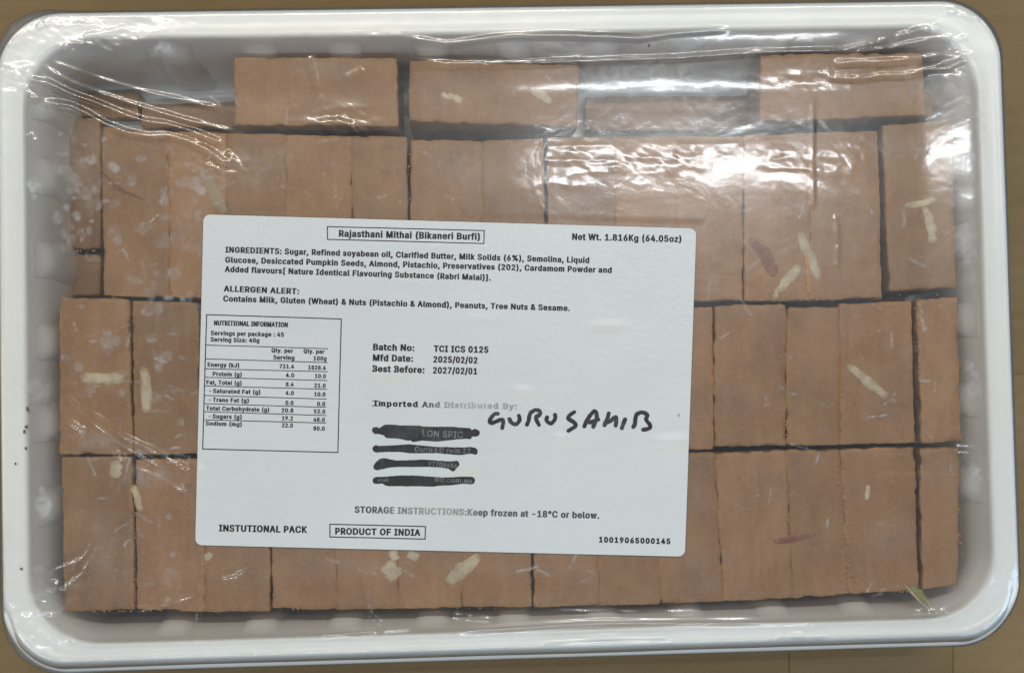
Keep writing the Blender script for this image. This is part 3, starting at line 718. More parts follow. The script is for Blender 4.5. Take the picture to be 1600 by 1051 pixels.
# ------------------------------------------------------------------ lettering: outlines of a plain sans serif
# per character: advance, number of loops, then per loop its point count and x, y pairs
GCH = 'ABCDEFGHIJKLMNOPQRSTUVWXYZabcdefghijklmnopqrstuvwxyz0123456789:,.()[]%&/-@°'
GDATA = [
    480, 2, 16, 16, 0, 201, 509, 276, 509, 463, 0, 395, 0, 287, 302, 276, 334, 264, 372, 250, 420, 232, 478, 245, 478, 228, 419, 213, 371, 201, 333, 191, 302, 85, 0, 4, 110, 142, 110, 199,
    370, 199, 370, 142, 456, 3, 28, 60, 0, 60, 509, 241, 509, 289, 504, 329, 491, 359, 469, 381, 442, 394, 410, 398, 374, 395, 344, 387, 320, 373, 301, 356, 286, 336, 275, 315, 267, 315, 262, 339,
    257, 363, 245, 385, 227, 402, 203, 414, 173, 418, 136, 413, 100, 400, 67, 377, 39, 344, 18, 301, 4, 247, 0, 13, 125, 57, 245, 57, 296, 63, 330, 80, 349, 105, 355, 137, 352, 161, 342, 184,
    327, 203, 306, 218, 279, 228, 248, 231, 125, 231, 13, 125, 285, 238, 285, 265, 288, 288, 296, 308, 309, 323, 326, 333, 348, 336, 372, 330, 403, 313, 429, 283, 446, 240, 452, 125, 452, 510, 1, 58,
    267, -7, 205, 1, 150, 25, 104, 63, 70, 115, 48, 179, 40, 254, 48, 329, 70, 393, 104, 445, 150, 484, 205, 508, 267, 516, 305, 513, 340, 504, 373, 490, 402, 471, 427, 447, 448, 418, 463, 385,
    473, 348, 408, 348, 401, 373, 389, 395, 375, 413, 357, 428, 337, 440, 315, 449, 292, 454, 267, 456, 223, 450, 184, 432, 150, 403, 125, 364, 109, 314, 103, 254, 109, 194, 125, 145, 151, 105, 184, 76,
    223, 59, 267, 53, 292, 55, 315, 60, 337, 69, 357, 81, 375, 96, 389, 114, 401, 136, 408, 160, 473, 160, 463, 124, 448, 91, 428, 62, 402, 38, 373, 19, 341, 5, 305, -4, 502, 2, 30, 219,
    0, 96, 0, 96, 57, 215, 57, 272, 63, 318, 81, 354, 110, 379, 149, 394, 198, 399, 255, 394, 312, 379, 361, 354, 399, 320, 428, 275, 446, 221, 452, 93, 452, 93, 509, 225, 509, 294, 501, 353,
    478, 399, 441, 433, 391, 455, 329, 462, 255, 455, 181, 433, 119, 398, 68, 351, 31, 291, 8, 4, 125, 509, 125, 0, 60, 0, 60, 509, 419, 1, 12, 60, 0, 60, 509, 372, 509, 372, 452, 125,
    452, 125, 286, 355, 286, 355, 229, 125, 229, 125, 57, 375, 57, 375, 0, 410, 1, 10, 60, 0, 60, 509, 369, 509, 369, 452, 125, 452, 125, 278, 346, 278, 346, 221, 125, 221, 125, 0, 520, 1,
    58, 269, -7, 205, 1, 149, 25, 104, 64, 69, 116, 47, 179, 40, 254, 47, 329, 69, 393, 103, 445, 149, 484, 203, 508, 265, 516, 304, 513, 340, 504, 374, 489, 403, 469, 429, 445, 449, 416, 465,
    384, 474, 349, 408, 349, 399, 372, 387, 393, 373, 411, 356, 427, 337, 439, 315, 448, 291, 454, 265, 456, 222, 450, 183, 432, 150, 404, 125, 364, 109, 314, 103, 254, 109, 194, 125, 145, 151, 105, 184,
    76, 224, 59, 269, 53, 309, 57, 345, 71, 374, 93, 396, 123, 410, 160, 415, 202, 434, 199, 283, 199, 283, 256, 478, 256, 478, 200, 471, 141, 451, 91, 419, 50, 377, 19, 326, 0, 517, 1, 12,
    60, 0, 60, 509, 125, 509, 125, 289, 392, 289, 392, 509, 457, 509, 457, 0, 392, 0, 392, 232, 125, 232, 125, 0, 300, 1, 12, 31, 0, 31, 57, 118, 57, 118, 452, 31, 452, 31, 509, 269,
    509, 269, 452, 183, 452, 183, 57, 269, 57, 269, 0, 396, 1, 22, 185, -7, 124, 3, 75, 33, 44, 81, 33, 145, 33, 173, 98, 173, 98, 145, 104, 104, 122, 74, 149, 56, 185, 50, 220, 56,
    248, 74, 266, 104, 272, 145, 272, 509, 336, 509, 336, 145, 326, 81, 294, 33, 246, 3, 467, 3, 12, 104, 145, 104, 216, 122, 239, 139, 261, 157, 282, 174, 303, 193, 324, 212, 344, 364, 509, 448,
    509, 231, 276, 228, 276, 7, 60, 0, 60, 509, 125, 509, 125, 334, 124, 225, 125, 193, 125, 0, 4, 372, 0, 188, 259, 228, 309, 449, 0, 393, 1, 6, 60, 0, 60, 509, 125, 509, 125, 57,
    361, 57, 361, 0, 628, 1, 64, 60, 0, 60, 509, 152, 509, 277, 187, 282, 174, 287, 159, 293, 141, 299, 123, 305, 103, 311, 84, 317, 65, 322, 49, 307, 49, 312, 65, 318, 83, 324, 102, 330,
    121, 336, 140, 342, 158, 348, 174, 352, 187, 476, 509, 568, 509, 568, 0, 504, 0, 504, 291, 504, 308, 504, 327, 505, 347, 505, 369, 506, 391, 506, 413, 507, 435, 507, 457, 513, 457, 505, 433, 498,
    409, 490, 386, 482, 363, 474, 341, 467, 322, 461, 305, 456, 291, 342, 0, 286, 0, 170, 291, 165, 304, 159, 321, 152, 340, 145, 361, 137, 384, 129, 408, 121, 432, 112, 457, 119, 457, 119, 437, 120,
    416, 120, 394, 121, 372, 121, 350, 122, 328, 122, 309, 122, 291, 122, 0, 523, 1, 36, 60, 0, 60, 509, 136, 509, 343, 183, 352, 169, 363, 151, 375, 130, 388, 107, 401, 82, 414, 55, 405, 54,
    402, 81, 401, 108, 400, 134, 399, 157, 399, 178, 399, 195, 399, 509, 463, 509, 463, 0, 387, 0, 202, 290, 190, 310, 177, 331, 164, 354, 148, 381, 130, 413, 108, 452, 119, 454, 121, 417, 122, 384,
    123, 354, 124, 328, 125, 307, 125, 291, 125, 0, 533, 2, 24, 267, -7, 205, 1, 150, 25, 105, 63, 70, 115, 48, 179, 40, 254, 48, 329, 70, 393, 105, 445, 150, 484, 205, 508, 267, 516, 329,
    508, 384, 484, 429, 445, 464, 393, 486, 329, 493, 254, 486, 179, 464, 115, 429, 63, 384, 25, 329, 1, 24, 267, 53, 310, 59, 349, 76, 383, 105, 408, 144, 425, 194, 430, 254, 425, 314, 408, 365,
    383, 404, 349, 433, 310, 450, 267, 456, 223, 450, 184, 433, 151, 404, 125, 364, 109, 314, 103, 254, 109, 194, 125, 144, 151, 105, 184, 76, 223, 59, 445, 1, 32, 60, 0, 60, 509, 235, 509, 289,
    503, 332, 487, 366, 462, 390, 430, 404, 391, 409, 348, 404, 304, 390, 265, 366, 233, 332, 207, 289, 191, 235, 186, 109, 186, 109, 242, 233, 242, 269, 246, 297, 256, 318, 272, 333, 294, 342, 319, 344,
    348, 342, 376, 333, 402, 318, 423, 297, 439, 268, 449, 232, 452, 125, 452, 125, 0, 533, 3, 8, 245, 159, 313, 159, 369, 85, 384, 65, 468, -48, 401, -48, 346, 27, 331, 46, 24, 267, -7, 205,
    1, 150, 25, 105, 63, 70, 115, 48, 179, 40, 254, 48, 329, 70, 393, 105, 445, 150, 484, 205, 508, 267, 516, 329, 508, 384, 484, 429, 445, 464, 393, 486, 329, 493, 254, 486, 179, 464, 115, 429,
    63, 384, 25, 329, 1, 24, 267, 53, 310, 59, 349, 76, 383, 105, 408, 144, 425, 194, 430, 254, 425, 314, 408, 365, 383, 404, 349, 433, 310, 450, 267, 456, 223, 450, 184, 433, 151, 404, 125, 364,
    109, 314, 103, 254, 109, 194, 125, 144, 151, 105, 184, 76, 223, 59, 449, 2, 32, 60, 0, 60, 509, 236, 509, 290, 504, 333, 489, 367, 465, 390, 433, 405, 395, 409, 352, 405, 309, 390, 271, 367,
    240, 333, 217, 289, 203, 236, 198, 96, 198, 96, 255, 234, 255, 269, 258, 298, 267, 319, 281, 334, 300, 342, 324, 345, 352, 342, 380, 334, 405, 319, 425, 298, 440, 269, 449, 233, 452, 125, 452, 125,
    0, 4, 353, 0, 230, 229, 303, 229, 428, 0, 447, 1, 74, 224, -9, 172, -4, 128, 9, 91, 31, 64, 60, 46, 96, 38, 137, 104, 137, 110, 110, 123, 88, 142, 71, 166, 59, 194, 52, 224,
    49, 257, 52, 286, 60, 311, 74, 329, 92, 341, 114, 346, 139, 342, 161, 332, 179, 316, 193, 296, 205, 272, 214, 245, 222, 184, 239, 128, 260, 86, 289, 60, 326, 52, 372, 58, 413, 75, 448, 102,
    476, 138, 498, 180, 511, 227, 516, 275, 511, 316, 498, 351, 476, 377, 449, 394, 415, 401, 378, 337, 378, 326, 412, 302, 437, 267, 453, 225, 459, 194, 456, 167, 448, 145, 435, 129, 418, 118, 398, 115,
    376, 119, 352, 131, 334, 148, 319, 169, 308, 191, 300, 212, 293, 264, 279, 287, 272, 312, 264, 336, 252, 359, 238, 379, 220, 395, 198, 405, 171, 408, 139, 403, 99, 386, 64, 360, 34, 323, 11, 278,
    -4, 449, 1, 8, 32, 452, 32, 509, 417, 509, 417, 452, 257, 452, 257, 0, 193, 0, 193, 452, 517, 1, 30, 259, -8, 203, -2, 154, 15, 114, 43, 85, 80, 66, 124, 60, 173, 60, 509, 124,
    509, 124, 178, 128, 144, 141, 113, 160, 87, 187, 68, 220, 56, 259, 52, 298, 56, 331, 68, 357, 87, 377, 113, 389, 144, 393, 178, 393, 509, 457, 509, 457, 173, 451, 124, 433, 80, 403, 43, 363,
    15, 315, -2, 480, 1, 16, 204, 0, 16, 509, 84, 509, 192, 206, 203, 176, 215, 137, 230, 89, 248, 31, 235, 31, 252, 90, 267, 138, 279, 176, 290, 206, 395, 509, 463, 509, 278, 0, 686, 1,
    48, 155, 0, 16, 509, 82, 509, 163, 196, 170, 171, 175, 145, 181, 120, 187, 94, 192, 67, 197, 40, 189, 40, 194, 67, 200, 94, 205, 120, 211, 145, 218, 171, 224, 196, 306, 509, 380, 509, 462,
    196, 468, 171, 474, 145, 480, 120, 486, 94, 492, 67, 497, 40, 488, 40, 493, 67, 499, 94, 504, 120, 510, 145, 517, 171, 523, 196, 603, 509, 670, 509, 530, 0, 455, 0, 368, 323, 359, 356, 351,
    391, 344, 431, 336, 475, 350, 475, 342, 433, 335, 395, 327, 359, 318, 323, 230, 0, 474, 1, 40, 18, 0, 217, 284, 217, 236, 29, 509, 104, 509, 178, 400, 192, 379, 204, 361, 214, 345, 223, 329,
    233, 312, 243, 292, 232, 292, 243, 311, 252, 329, 261, 345, 272, 361, 284, 379, 298, 400, 374, 509, 446, 509, 259, 239, 259, 287, 456, 0, 382, 0, 292, 129, 279, 149, 268, 165, 259, 180, 250, 195,
    241, 212, 230, 231, 244, 231, 235, 213, 225, 196, 216, 181, 206, 166, 195, 149, 182, 129, 91, 0, 472, 1, 18, 203, 0, 203, 208, 16, 509, 91, 509, 192, 344, 208, 318, 222, 292, 236, 264, 250,
    230, 224, 230, 237, 265, 251, 293, 265, 318, 280, 344, 381, 509, 455, 509, 268, 208, 268, 0, 438, 1, 28, 42, 0, 42, 46, 273, 385, 289, 408, 306, 431, 323, 453, 341, 476, 348, 454, 317, 453,
    285, 452, 254, 452, 223, 452, 40, 452, 40, 509, 397, 509, 397, 462, 169, 129, 152, 105, 134, 81, 116, 57, 97, 33, 90, 54, 121, 56, 152, 57, 183, 57, 214, 57, 399, 57, 399, 0, 389, 2,
    58, 160, -9, 126, -5, 94, 5, 68, 22, 48, 45, 35, 73, 30, 108, 34, 138, 43, 161, 58, 179, 78, 193, 100, 203, 125, 211, 152, 216, 178, 220, 209, 224, 234, 227, 252, 230, 265, 235, 273,
    243, 276, 255, 276, 257, 273, 279, 267, 297, 256, 311, 240, 322, 220, 329, 196, 331, 171, 329, 149, 322, 132, 313, 118, 301, 107, 288, 100, 274, 41, 291, 57, 322, 79, 346, 104, 364, 133, 375, 163,
    382, 194, 384, 215, 383, 239, 379, 263, 372, 286, 360, 306, 343, 322, 320, 333, 290, 337, 251, 337, 0, 277, 0, 277, 52, 272, 52, 264, 38, 252, 25, 236, 12, 215, 1, 190, -6, 27, 170, 45,
    202, 49, 228, 59, 248, 74, 263, 93, 272, 115, 276, 138, 276, 190, 270, 186, 259, 182, 246, 179, 231, 176, 216, 173, 200, 171, 186, 169, 175, 168, 154, 164, 134, 159, 117, 150, 103, 139, 95, 124,
    92, 105, 94, 87, 102, 72, 114, 61, 130, 52, 149, 47, 424, 2, 31, 229, -8, 198, -5, 172, 4, 153, 17, 138, 31, 127, 46, 118, 59, 112, 59, 112, 0, 53, 0, 53, 509, 114, 509, 114,
    319, 118, 319, 127, 331, 137, 346, 152, 360, 171, 373, 197, 381, 229, 384, 274, 378, 313, 361, 345, 332, 370, 293, 385, 245, 390, 189, 385, 133, 370, 84, 346, 45, 313, 16, 274, -2, 24, 220, 47,
    253, 51, 279, 66, 301, 88, 316, 117, 325, 151, 328, 189, 325, 227, 316, 261, 301, 290, 280, 311, 253, 325, 220, 330, 188, 325, 161, 312, 140, 291, 125, 263, 116, 229, 113, 189, 116, 150, 125, 115,
    140, 86, 162, 65, 188, 51, 396, 1, 58, 207, -8, 159, -2, 117, 16, 82, 46, 56, 85, 40, 133, 34, 187, 40, 243, 56, 291, 82, 330, 117, 360, 159, 378, 207, 384, 234, 383, 260, 377, 284,
    368, 305, 356, 324, 341, 340, 322, 353, 301, 362, 277, 303, 262, 298, 276, 290, 289, 281, 301, 270, 311, 257, 319, 242, 325, 226, 329, 207, 330, 173, 325, 145, 310, 124, 287, 108, 258, 99, 224, 96,
    187, 99, 151, 108, 117, 124, 89, 145, 66, 173, 51, 207, 46, 226, 48, 243, 52, 258, 58, 271, 66, 282, 76, 292, 89, 299, 102, 304, 117, 363, 102, 354, 78, 341, 56, 325, 37, 306, 21, 285,
    9, 261, -1, 235, -6, 424, 2, 31, 195, -8, 151, -2, 111, 16, 79, 45, 55, 84, 39, 133, 34, 189, 39, 245, 55, 293, 79, 332, 112, 361, 151, 378, 196, 384, 228, 381, 253, 373, 272, 360,
    287, 346, 298, 331, 306, 319, 311, 319, 311, 509, 372, 509, 372, 0, 313, 0, 313, 59, 307, 59, 298, 46, 287, 31, 272, 17, 252, 4, 227, -5, 24, 205, 47, 236, 51, 263, 65, 284, 86, 299,
    115, 309, 150, 312, 189, 309, 229, 300, 263, 284, 291, 263, 312, 237, 325, 205, 330, 172, 325, 145, 311, 124, 290, 108, 261, 99, 227, 96, 189, 99, 151, 109, 117, 124, 88, 145, 66, 172, 51, 404,
    1, 57, 212, -8, 161, -2, 117, 16, 82, 46, 56, 85, 40, 132, 34, 187, 39, 242, 55, 290, 81, 329, 115, 359, 157, 378, 205, 384, 236, 382, 266, 374, 294, 361, 319, 341, 341, 315, 357, 282,
    368, 242, 371, 194, 371, 169, 75, 169, 75, 221, 338, 221, 310, 202, 307, 237, 298, 269, 283, 294, 263, 314, 237, 326, 205, 330, 173, 326, 146, 313, 125, 294, 109, 270, 99, 241, 96, 211, 96, 178,
    100, 139, 110, 106, 128, 80, 151, 61, 179, 50, 212, 46, 234, 48, 254, 53, 271, 61, 285, 73, 297, 88, 306, 105, 365, 91, 353, 63, 335, 39, 311, 19, 283, 4, 249, -5, 254, 2, 4, 228,
    379, 228, 327, 6, 327, 6, 379, 22, 81, 0, 81, 432, 84, 461, 96, 486, 113, 505, 135, 519, 161, 527, 187, 530, 207, 529, 222, 527, 234, 524, 243, 521, 227, 468, 222, 470, 215, 472, 206, 473,
    195, 474, 171, 470, 154, 460, 145, 443, 142, 419, 142, 0, 425, 2, 53, 207, -151, 168, -148, 134, -140, 105, -127, 82, -110, 64, -91, 51, -69, 101, -41, 110, -53, 122, -66, 136, -78, 154, -88, 178,
    -95, 207, -97, 249, -92, 282, -75, 304, -47, 311, -6, 311, 68, 306, 68, 298, 56, 287, 41, 272, 28, 252, 16, 227, 8, 195, 5, 152, 10, 113, 27, 80, 53, 55, 90, 39, 136, 34, 191, 39,
    246, 55, 293, 80, 332, 112, 361, 152, 378, 196, 384, 228, 382, 253, 373, 273, 360, 288, 346, 299, 331, 308, 319, 313, 319, 313, 379, 372, 379, 372, -9, 367, -54, 350, -90, 324, -117, 291, -136, 251,
    -147, 24, 205, 59, 237, 63, 264, 75, 285, 95, 300, 121, 309, 154, 312, 193, 309, 231, 300, 264, 285, 291, 264, 312, 237, 325, 205, 330, 172, 325, 145, 312, 124, 290, 109, 262, 99, 229, 96, 193,
    99, 155, 109, 123, 124, 96, 145, 76, 172, 63, 410, 1, 29, 114, 227, 114, 0, 53, 0, 53, 509, 114, 509, 114, 287, 102, 287, 124, 332, 152, 362, 187, 379, 227, 384, 264, 380, 295, 369, 321,
    349, 341, 321, 353, 285, 357, 240, 357, 0, 296, 0, 296, 235, 290, 275, 273, 304, 246, 323, 210, 329, 184, 326, 161, 317, 141, 303, 126, 283, 117, 257, 167, 2, 4, 53, 0, 53, 379, 114, 379,
    114, 0, 16, 84, 443, 67, 446, 54, 455, 44, 468, 41, 483, 44, 499, 54, 512, 67, 521, 84, 524, 100, 521, 114, 512, 123, 499, 126, 483, 123, 468, 114, 455, 100, 446, 167, 2, 16, 53, 379,
    114, 379, 114, -30, 111, -63, 102, -90, 86, -113, 65, -129, 37, -139, 4, -143, -10, -143, -10, -87, 2, -87, 25, -83, 40, -72, 50, -54, 53, -29, 16, 83, 443, 67, 446, 53, 455, 44, 468, 41,
    483, 44, 499, 53, 512, 67, 521, 83, 524, 100, 521, 114, 512, 123, 499, 126, 483, 123, 468, 114, 455, 100, 446, 381, 3, 7, 110, 137, 110, 212, 121, 212, 284, 379, 360, 379, 184, 199, 177, 199,
    4, 53, 0, 53, 509, 114, 509, 114, 0, 4, 294, 0, 148, 186, 191, 229, 372, 0, 189, 1, 20, 139, -2, 101, 3, 74, 20, 58, 47, 53, 84, 53, 509, 114, 509, 114, 99, 115, 77, 120,
    62, 130, 54, 146, 52, 154, 52, 160, 53, 165, 53, 170, 54, 181, 3, 172, 1, 162, -1, 151, -2, 610, 1, 55, 53, 0, 53, 379, 112, 379, 112, 295, 108, 295, 118, 323, 132, 346, 151, 363,
    172, 376, 195, 384, 219, 386, 257, 380, 287, 361, 309, 331, 321, 295, 312, 295, 322, 321, 337, 343, 357, 361, 381, 375, 407, 383, 437, 386, 468, 383, 497, 372, 522, 354, 541, 328, 553, 296, 557, 255,
    557, 0, 496, 0, 496, 254, 490, 289, 473, 313, 447, 326, 419, 330, 395, 328, 374, 320, 358, 307, 345, 290, 338, 270, 335, 247, 335, 0, 274, 0, 274, 260, 269, 288, 253, 311, 229, 326, 199, 330,
    178, 328, 158, 320, 140, 307, 126, 289, 117, 266, 114, 238, 114, 0, 410, 1, 29, 114, 227, 114, 0, 53, 0, 53, 379, 112, 379, 112, 287, 102, 287, 124, 332, 152, 362, 187, 379, 227, 384, 264,
    380, 295, 369, 321, 349, 341, 321, 353, 285, 357, 240, 357, 0, 296, 0, 296, 235, 290, 275, 273, 304, 246, 323, 210, 329, 184, 326, 161, 317, 141, 303, 126, 283, 117, 257, 415, 2, 24, 207, -8,
    159, -2, 117, 16, 82, 46, 56, 85, 40, 133, 34, 187, 40, 243, 56, 291, 82, 330, 117, 360, 159, 378, 207, 384, 256, 378, 299, 360, 333, 330, 359, 291, 376, 243, 381, 187, 376, 133, 359, 85,
    333, 46, 299, 16, 256, -2, 24, 207, 46, 242, 51, 270, 66, 292, 89, 307, 117, 316, 151, 319, 187, 316, 224, 307, 258, 292, 287, 270, 310, 242, 325, 207, 330, 173, 325, 145, 310, 124, 287, 108,
    258, 99, 224, 96, 187, 99, 151, 108, 117, 124, 89, 145, 66, 173, 51, 424, 2, 31, 53, -143, 53, 379, 112, 379, 112, 319, 118, 319, 126, 331, 137, 346, 152, 360, 171, 373, 197, 381, 229, 384,
    274, 378, 313, 361, 345, 332, 370, 293, 385, 245, 390, 189, 385, 133, 370, 84, 346, 45, 313, 16, 274, -2, 229, -8, 198, -5, 173, 4, 153, 17, 138, 31, 127, 46, 118, 59, 114, 59, 114, -143,
    24, 220, 47, 253, 51, 279, 66, 301, 88, 316, 117, 325, 151, 328, 189, 325, 227, 316, 261, 301, 290, 280, 311, 253, 325, 220, 330, 188, 325, 161, 312, 140, 291, 125, 263, 116, 229, 113, 189, 116,
    150, 125, 115, 140, 86, 162, 65, 188, 51, 424, 2, 31, 372, -143, 311, -143, 311, 59, 306, 59, 298, 46, 287, 31, 272, 17, 252, 4, 227, -5, 195, -8, 151, -2, 111, 16, 79, 45, 55, 84,
    39, 133, 34, 189, 39, 245, 55, 293, 79, 332, 112, 361, 151, 378, 196, 384, 228, 381, 253, 373, 272, 360, 287, 346, 298, 331, 307, 319, 313, 319, 313, 379, 372, 379, 24, 205, 47, 236, 51, 263,
    65, 284, 86, 299, 115, 309, 150, 312, 189, 309, 229, 300, 263, 284, 291, 263, 312, 237, 325, 205, 330, 172, 325, 145, 311, 124, 290, 108, 261, 99, 227, 96, 189, 99, 151, 109, 117, 124, 88, 145,
    66, 172, 51, 259, 1, 25, 53, 0, 53, 379, 112, 379, 112, 321, 115, 321, 130, 347, 152, 367, 181, 380, 213, 385, 221, 385, 229, 384, 237, 384, 243, 384, 243, 322, 239, 323, 230, 324, 219, 325,
    207, 326, 182, 323, 159, 315, 140, 301, 126, 284, 117, 262, 114, 237, 114, 0, 365, 1, 60, 182, -8, 145, -5, 112, 3, 84, 18, 62, 38, 45, 63, 36, 94, 94, 107, 105, 79, 124, 60, 150,
    49, 181, 45, 217, 50, 244, 62, 262, 81, 268, 103, 265, 121, 254, 136, 237, 147, 212, 155, 149, 170, 104, 186, 72, 208, 53, 237, 47, 274, 51, 305, 65, 332, 87, 354, 115, 370, 149, 381, 187,
    384, 223, 381, 254, 372, 279, 358, 299, 339, 314, 316, 324, 290, 268, 277, 258, 298, 243, 316, 219, 328, 187, 333, 156, 329, 131, 317, 114, 299, 109, 277, 112, 258, 124, 243, 144, 232, 172, 223, 229,
    209, 275, 194, 306, 171, 325, 142, 331, 107, 326, 75, 312, 47, 290, 24, 260, 6, 223, -5, 227, 2, 4, 204, 379, 204, 327, 6, 327, 6, 379, 20, 65, 471, 126, 471, 126, 98, 128, 76, 136,
    61, 150, 53, 170, 50, 177, 50, 185, 51, 194, 52, 202, 54, 213, 2, 203, -1, 192, -3, 180, -4, 168, -4, 125, 2, 92, 21, 72, 52, 65, 93, 410, 1, 29, 182, -5, 146, -1, 115, 11,
    89, 31, 69, 59, 57, 95, 53, 139, 53, 379, 114, 379, 114, 144, 119, 105, 137, 75, 164, 56, 200, 50, 226, 53, 249, 62, 268, 77, 283, 97, 293, 122, 296, 153, 296, 379, 357, 379, 357, 0,
    298, 0, 298, 92, 307, 92, 286, 47, 257, 17, 222, 0, 389, 1, 16, 163, 0, 17, 379, 84, 379, 165, 155, 177, 121, 187, 87, 196, 53, 206, 21, 184, 21, 194, 53, 203, 87, 213, 121, 224,
    155, 305, 379, 371, 379, 226, 0, 567, 1, 44, 138, 0, 23, 379, 87, 379, 133, 214, 143, 177, 154, 137, 165, 91, 175, 41, 165, 41, 175, 90, 186, 135, 196, 176, 206, 214, 252, 379, 316, 379,
    362, 214, 371, 176, 382, 136, 392, 91, 402, 41, 391, 41, 402, 90, 413, 135, 423, 176, 434, 214, 480, 379, 545, 379, 429, 0, 368, 0, 319, 172, 312, 198, 305, 225, 297, 252, 291, 280, 284, 309,
    277, 338, 291, 338, 284, 309, 277, 280, 270, 252, 263, 225, 255, 198, 248, 172, 199, 0, 379, 1, 32, 21, 0, 171, 218, 171, 171, 29, 379, 100, 379, 147, 306, 164, 279, 179, 253, 193, 229, 207,
    206, 175, 206, 190, 229, 202, 253, 216, 279, 233, 306, 282, 379, 352, 379, 209, 169, 209, 214, 358, 0, 287, 0, 231, 85, 214, 112, 200, 136, 187, 159, 173, 182, 205, 182, 191, 159, 178, 136, 165,
    112, 148, 85, 91, 0, 389, 1, 34, 47, -139, 61, -86, 71, -87, 88, -90, 104, -89, 118, -84, 130, -74, 141, -58, 151, -36, 163, -1, 17, 379, 84, 379, 165, 155, 177, 121, 187, 87, 196, 53,
    206, 21, 184, 21, 193, 53, 202, 87, 212, 121, 224, 155, 305, 379, 371, 379, 204, -58, 191, -85, 177, -107, 159, -124, 139, -136, 117, -143, 91, -145, 77, -145, 65, -143, 54, -141, 380, 1, 12, 42,
    0, 42, 46, 254, 320, 254, 323, 48, 323, 48, 379, 333, 379, 333, 331, 126, 60, 126, 56, 339, 56, 339, 0, 453, 2, 24, 227, -7, 174, 1, 130, 24, 95, 62, 69, 113, 53, 178, 48, 254,
    53, 330, 69, 395, 95, 447, 130, 484, 174, 508, 227, 516, 279, 508, 323, 484, 358, 447, 384, 395, 400, 330, 405, 254, 400, 178, 384, 113, 359, 62, 323, 24, 279, 1, 24, 227, 50, 261, 56, 290,
    74, 313, 103, 330, 144, 340, 194, 344, 254, 340, 314, 330, 365, 313, 405, 290, 435, 261, 453, 227, 460, 192, 453, 163, 435, 140, 405, 123, 365, 113, 314, 109, 254, 113, 194, 123, 144, 140, 103, 163,
    74, 192, 56, 453, 2, 4, 76, 0, 76, 55, 391, 55, 391, 0, 8, 276, 509, 276, 0, 212, 0, 212, 448, 209, 448, 86, 358, 86, 427, 198, 509, 453, 1, 44, 64, 0, 64, 47, 234, 229,
    261, 257, 282, 282, 299, 305, 311, 327, 318, 348, 320, 371, 317, 397, 308, 419, 293, 436, 273, 449, 250, 457, 224, 460, 196, 457, 172, 447, 153, 433, 139, 413, 130, 390, 127, 362, 66, 362, 71, 405,
    86, 442, 111, 473, 143, 496, 182, 511, 225, 516, 268, 511, 306, 497, 337, 474, 361, 445, 376, 411, 381, 372, 378, 345, 371, 318, 357, 290, 336, 259, 306, 223, 267, 180, 153, 60, 153, 57, 389, 57,
    389, 0, 453, 1, 47, 218, -7, 173, -3, 133, 10, 98, 30, 70, 57, 52, 91, 44, 132, 109, 132, 115, 107, 126, 87, 144, 71, 165, 59, 191, 52, 219, 50, 248, 53, 275, 61, 297, 74, 315,
    93, 325, 116, 329, 145, 326, 172, 316, 196, 299, 217, 275, 234, 242, 244, 201, 248, 157, 248, 157, 299, 288, 448, 288, 452, 70, 452, 70, 509, 372, 509, 372, 461, 211, 278, 211, 289, 264, 288, 308,
    276, 344, 253, 371, 222, 387, 186, 393, 145, 387, 103, 370, 66, 344, 36, 309, 12, 266, -2, 453, 2, 8, 40, 105, 40, 158, 247, 509, 311, 509, 109, 166, 109, 163, 413, 163, 413, 105, 6, 282,
    0, 282, 121, 282, 146, 282, 318, 343, 318, 343, 0, 453, 1, 54, 221, -7, 178, -2, 140, 11, 108, 32, 83, 60, 66, 93, 60, 130, 122, 130, 127, 108, 138, 89, 154, 73, 173, 60, 196, 52,
    221, 50, 250, 53, 276, 64, 298, 82, 314, 104, 324, 131, 328, 162, 324, 193, 314, 221, 297, 244, 275, 262, 248, 273, 218, 277, 192, 275, 167, 268, 145, 258, 128, 246, 67, 253, 96, 509, 366, 509,
    366, 452, 151, 452, 134, 301, 136, 301, 155, 315, 178, 325, 203, 331, 229, 334, 263, 330, 294, 321, 321, 306, 345, 285, 364, 260, 379, 231, 388, 199, 391, 163, 385, 117, 369, 76, 343, 41, 309, 15,
    268, -1, 453, 2, 32, 226, -7, 182, -1, 142, 15, 109, 40, 84, 74, 69, 115, 64, 162, 68, 199, 80, 239, 102, 285, 137, 340, 252, 509, 322, 509, 151, 261, 145, 261, 154, 275, 165, 288, 179,
    299, 196, 307, 214, 312, 235, 314, 278, 309, 316, 295, 346, 271, 370, 240, 384, 201, 389, 157, 384, 112, 368, 73, 343, 39, 310, 14, 271, -2, 24, 226, 48, 254, 52, 279, 63, 299, 79, 314, 101,
    324, 128, 327, 157, 324, 187, 314, 213, 299, 235, 279, 251, 254, 262, 226, 265, 198, 262, 174, 252, 153, 235, 138, 214, 128, 188, 125, 158, 128, 128, 138, 102, 153, 79, 174, 63, 198, 52, 453, 1,
    8, 97, 0, 323, 448, 323, 452, 62, 452, 62, 509, 391, 509, 391, 449, 165, 0, 453, 3, 46, 226, -7, 178, -2, 136, 11, 101, 33, 74, 62, 57, 96, 52, 135, 55, 166, 65, 195, 81, 220,
    101, 241, 125, 256, 153, 265, 153, 267, 119, 282, 93, 308, 76, 342, 70, 380, 75, 417, 90, 450, 114, 477, 146, 498, 184, 511, 226, 516, 269, 511, 306, 498, 337, 477, 361, 450, 377, 417, 382, 380,
    376, 342, 359, 308, 333, 282, 300, 267, 300, 265, 327, 256, 351, 241, 372, 220, 387, 195, 397, 166, 401, 135, 395, 96, 378, 62, 352, 33, 317, 11, 275, -2, 24, 226, 49, 258, 52, 285, 60, 307,
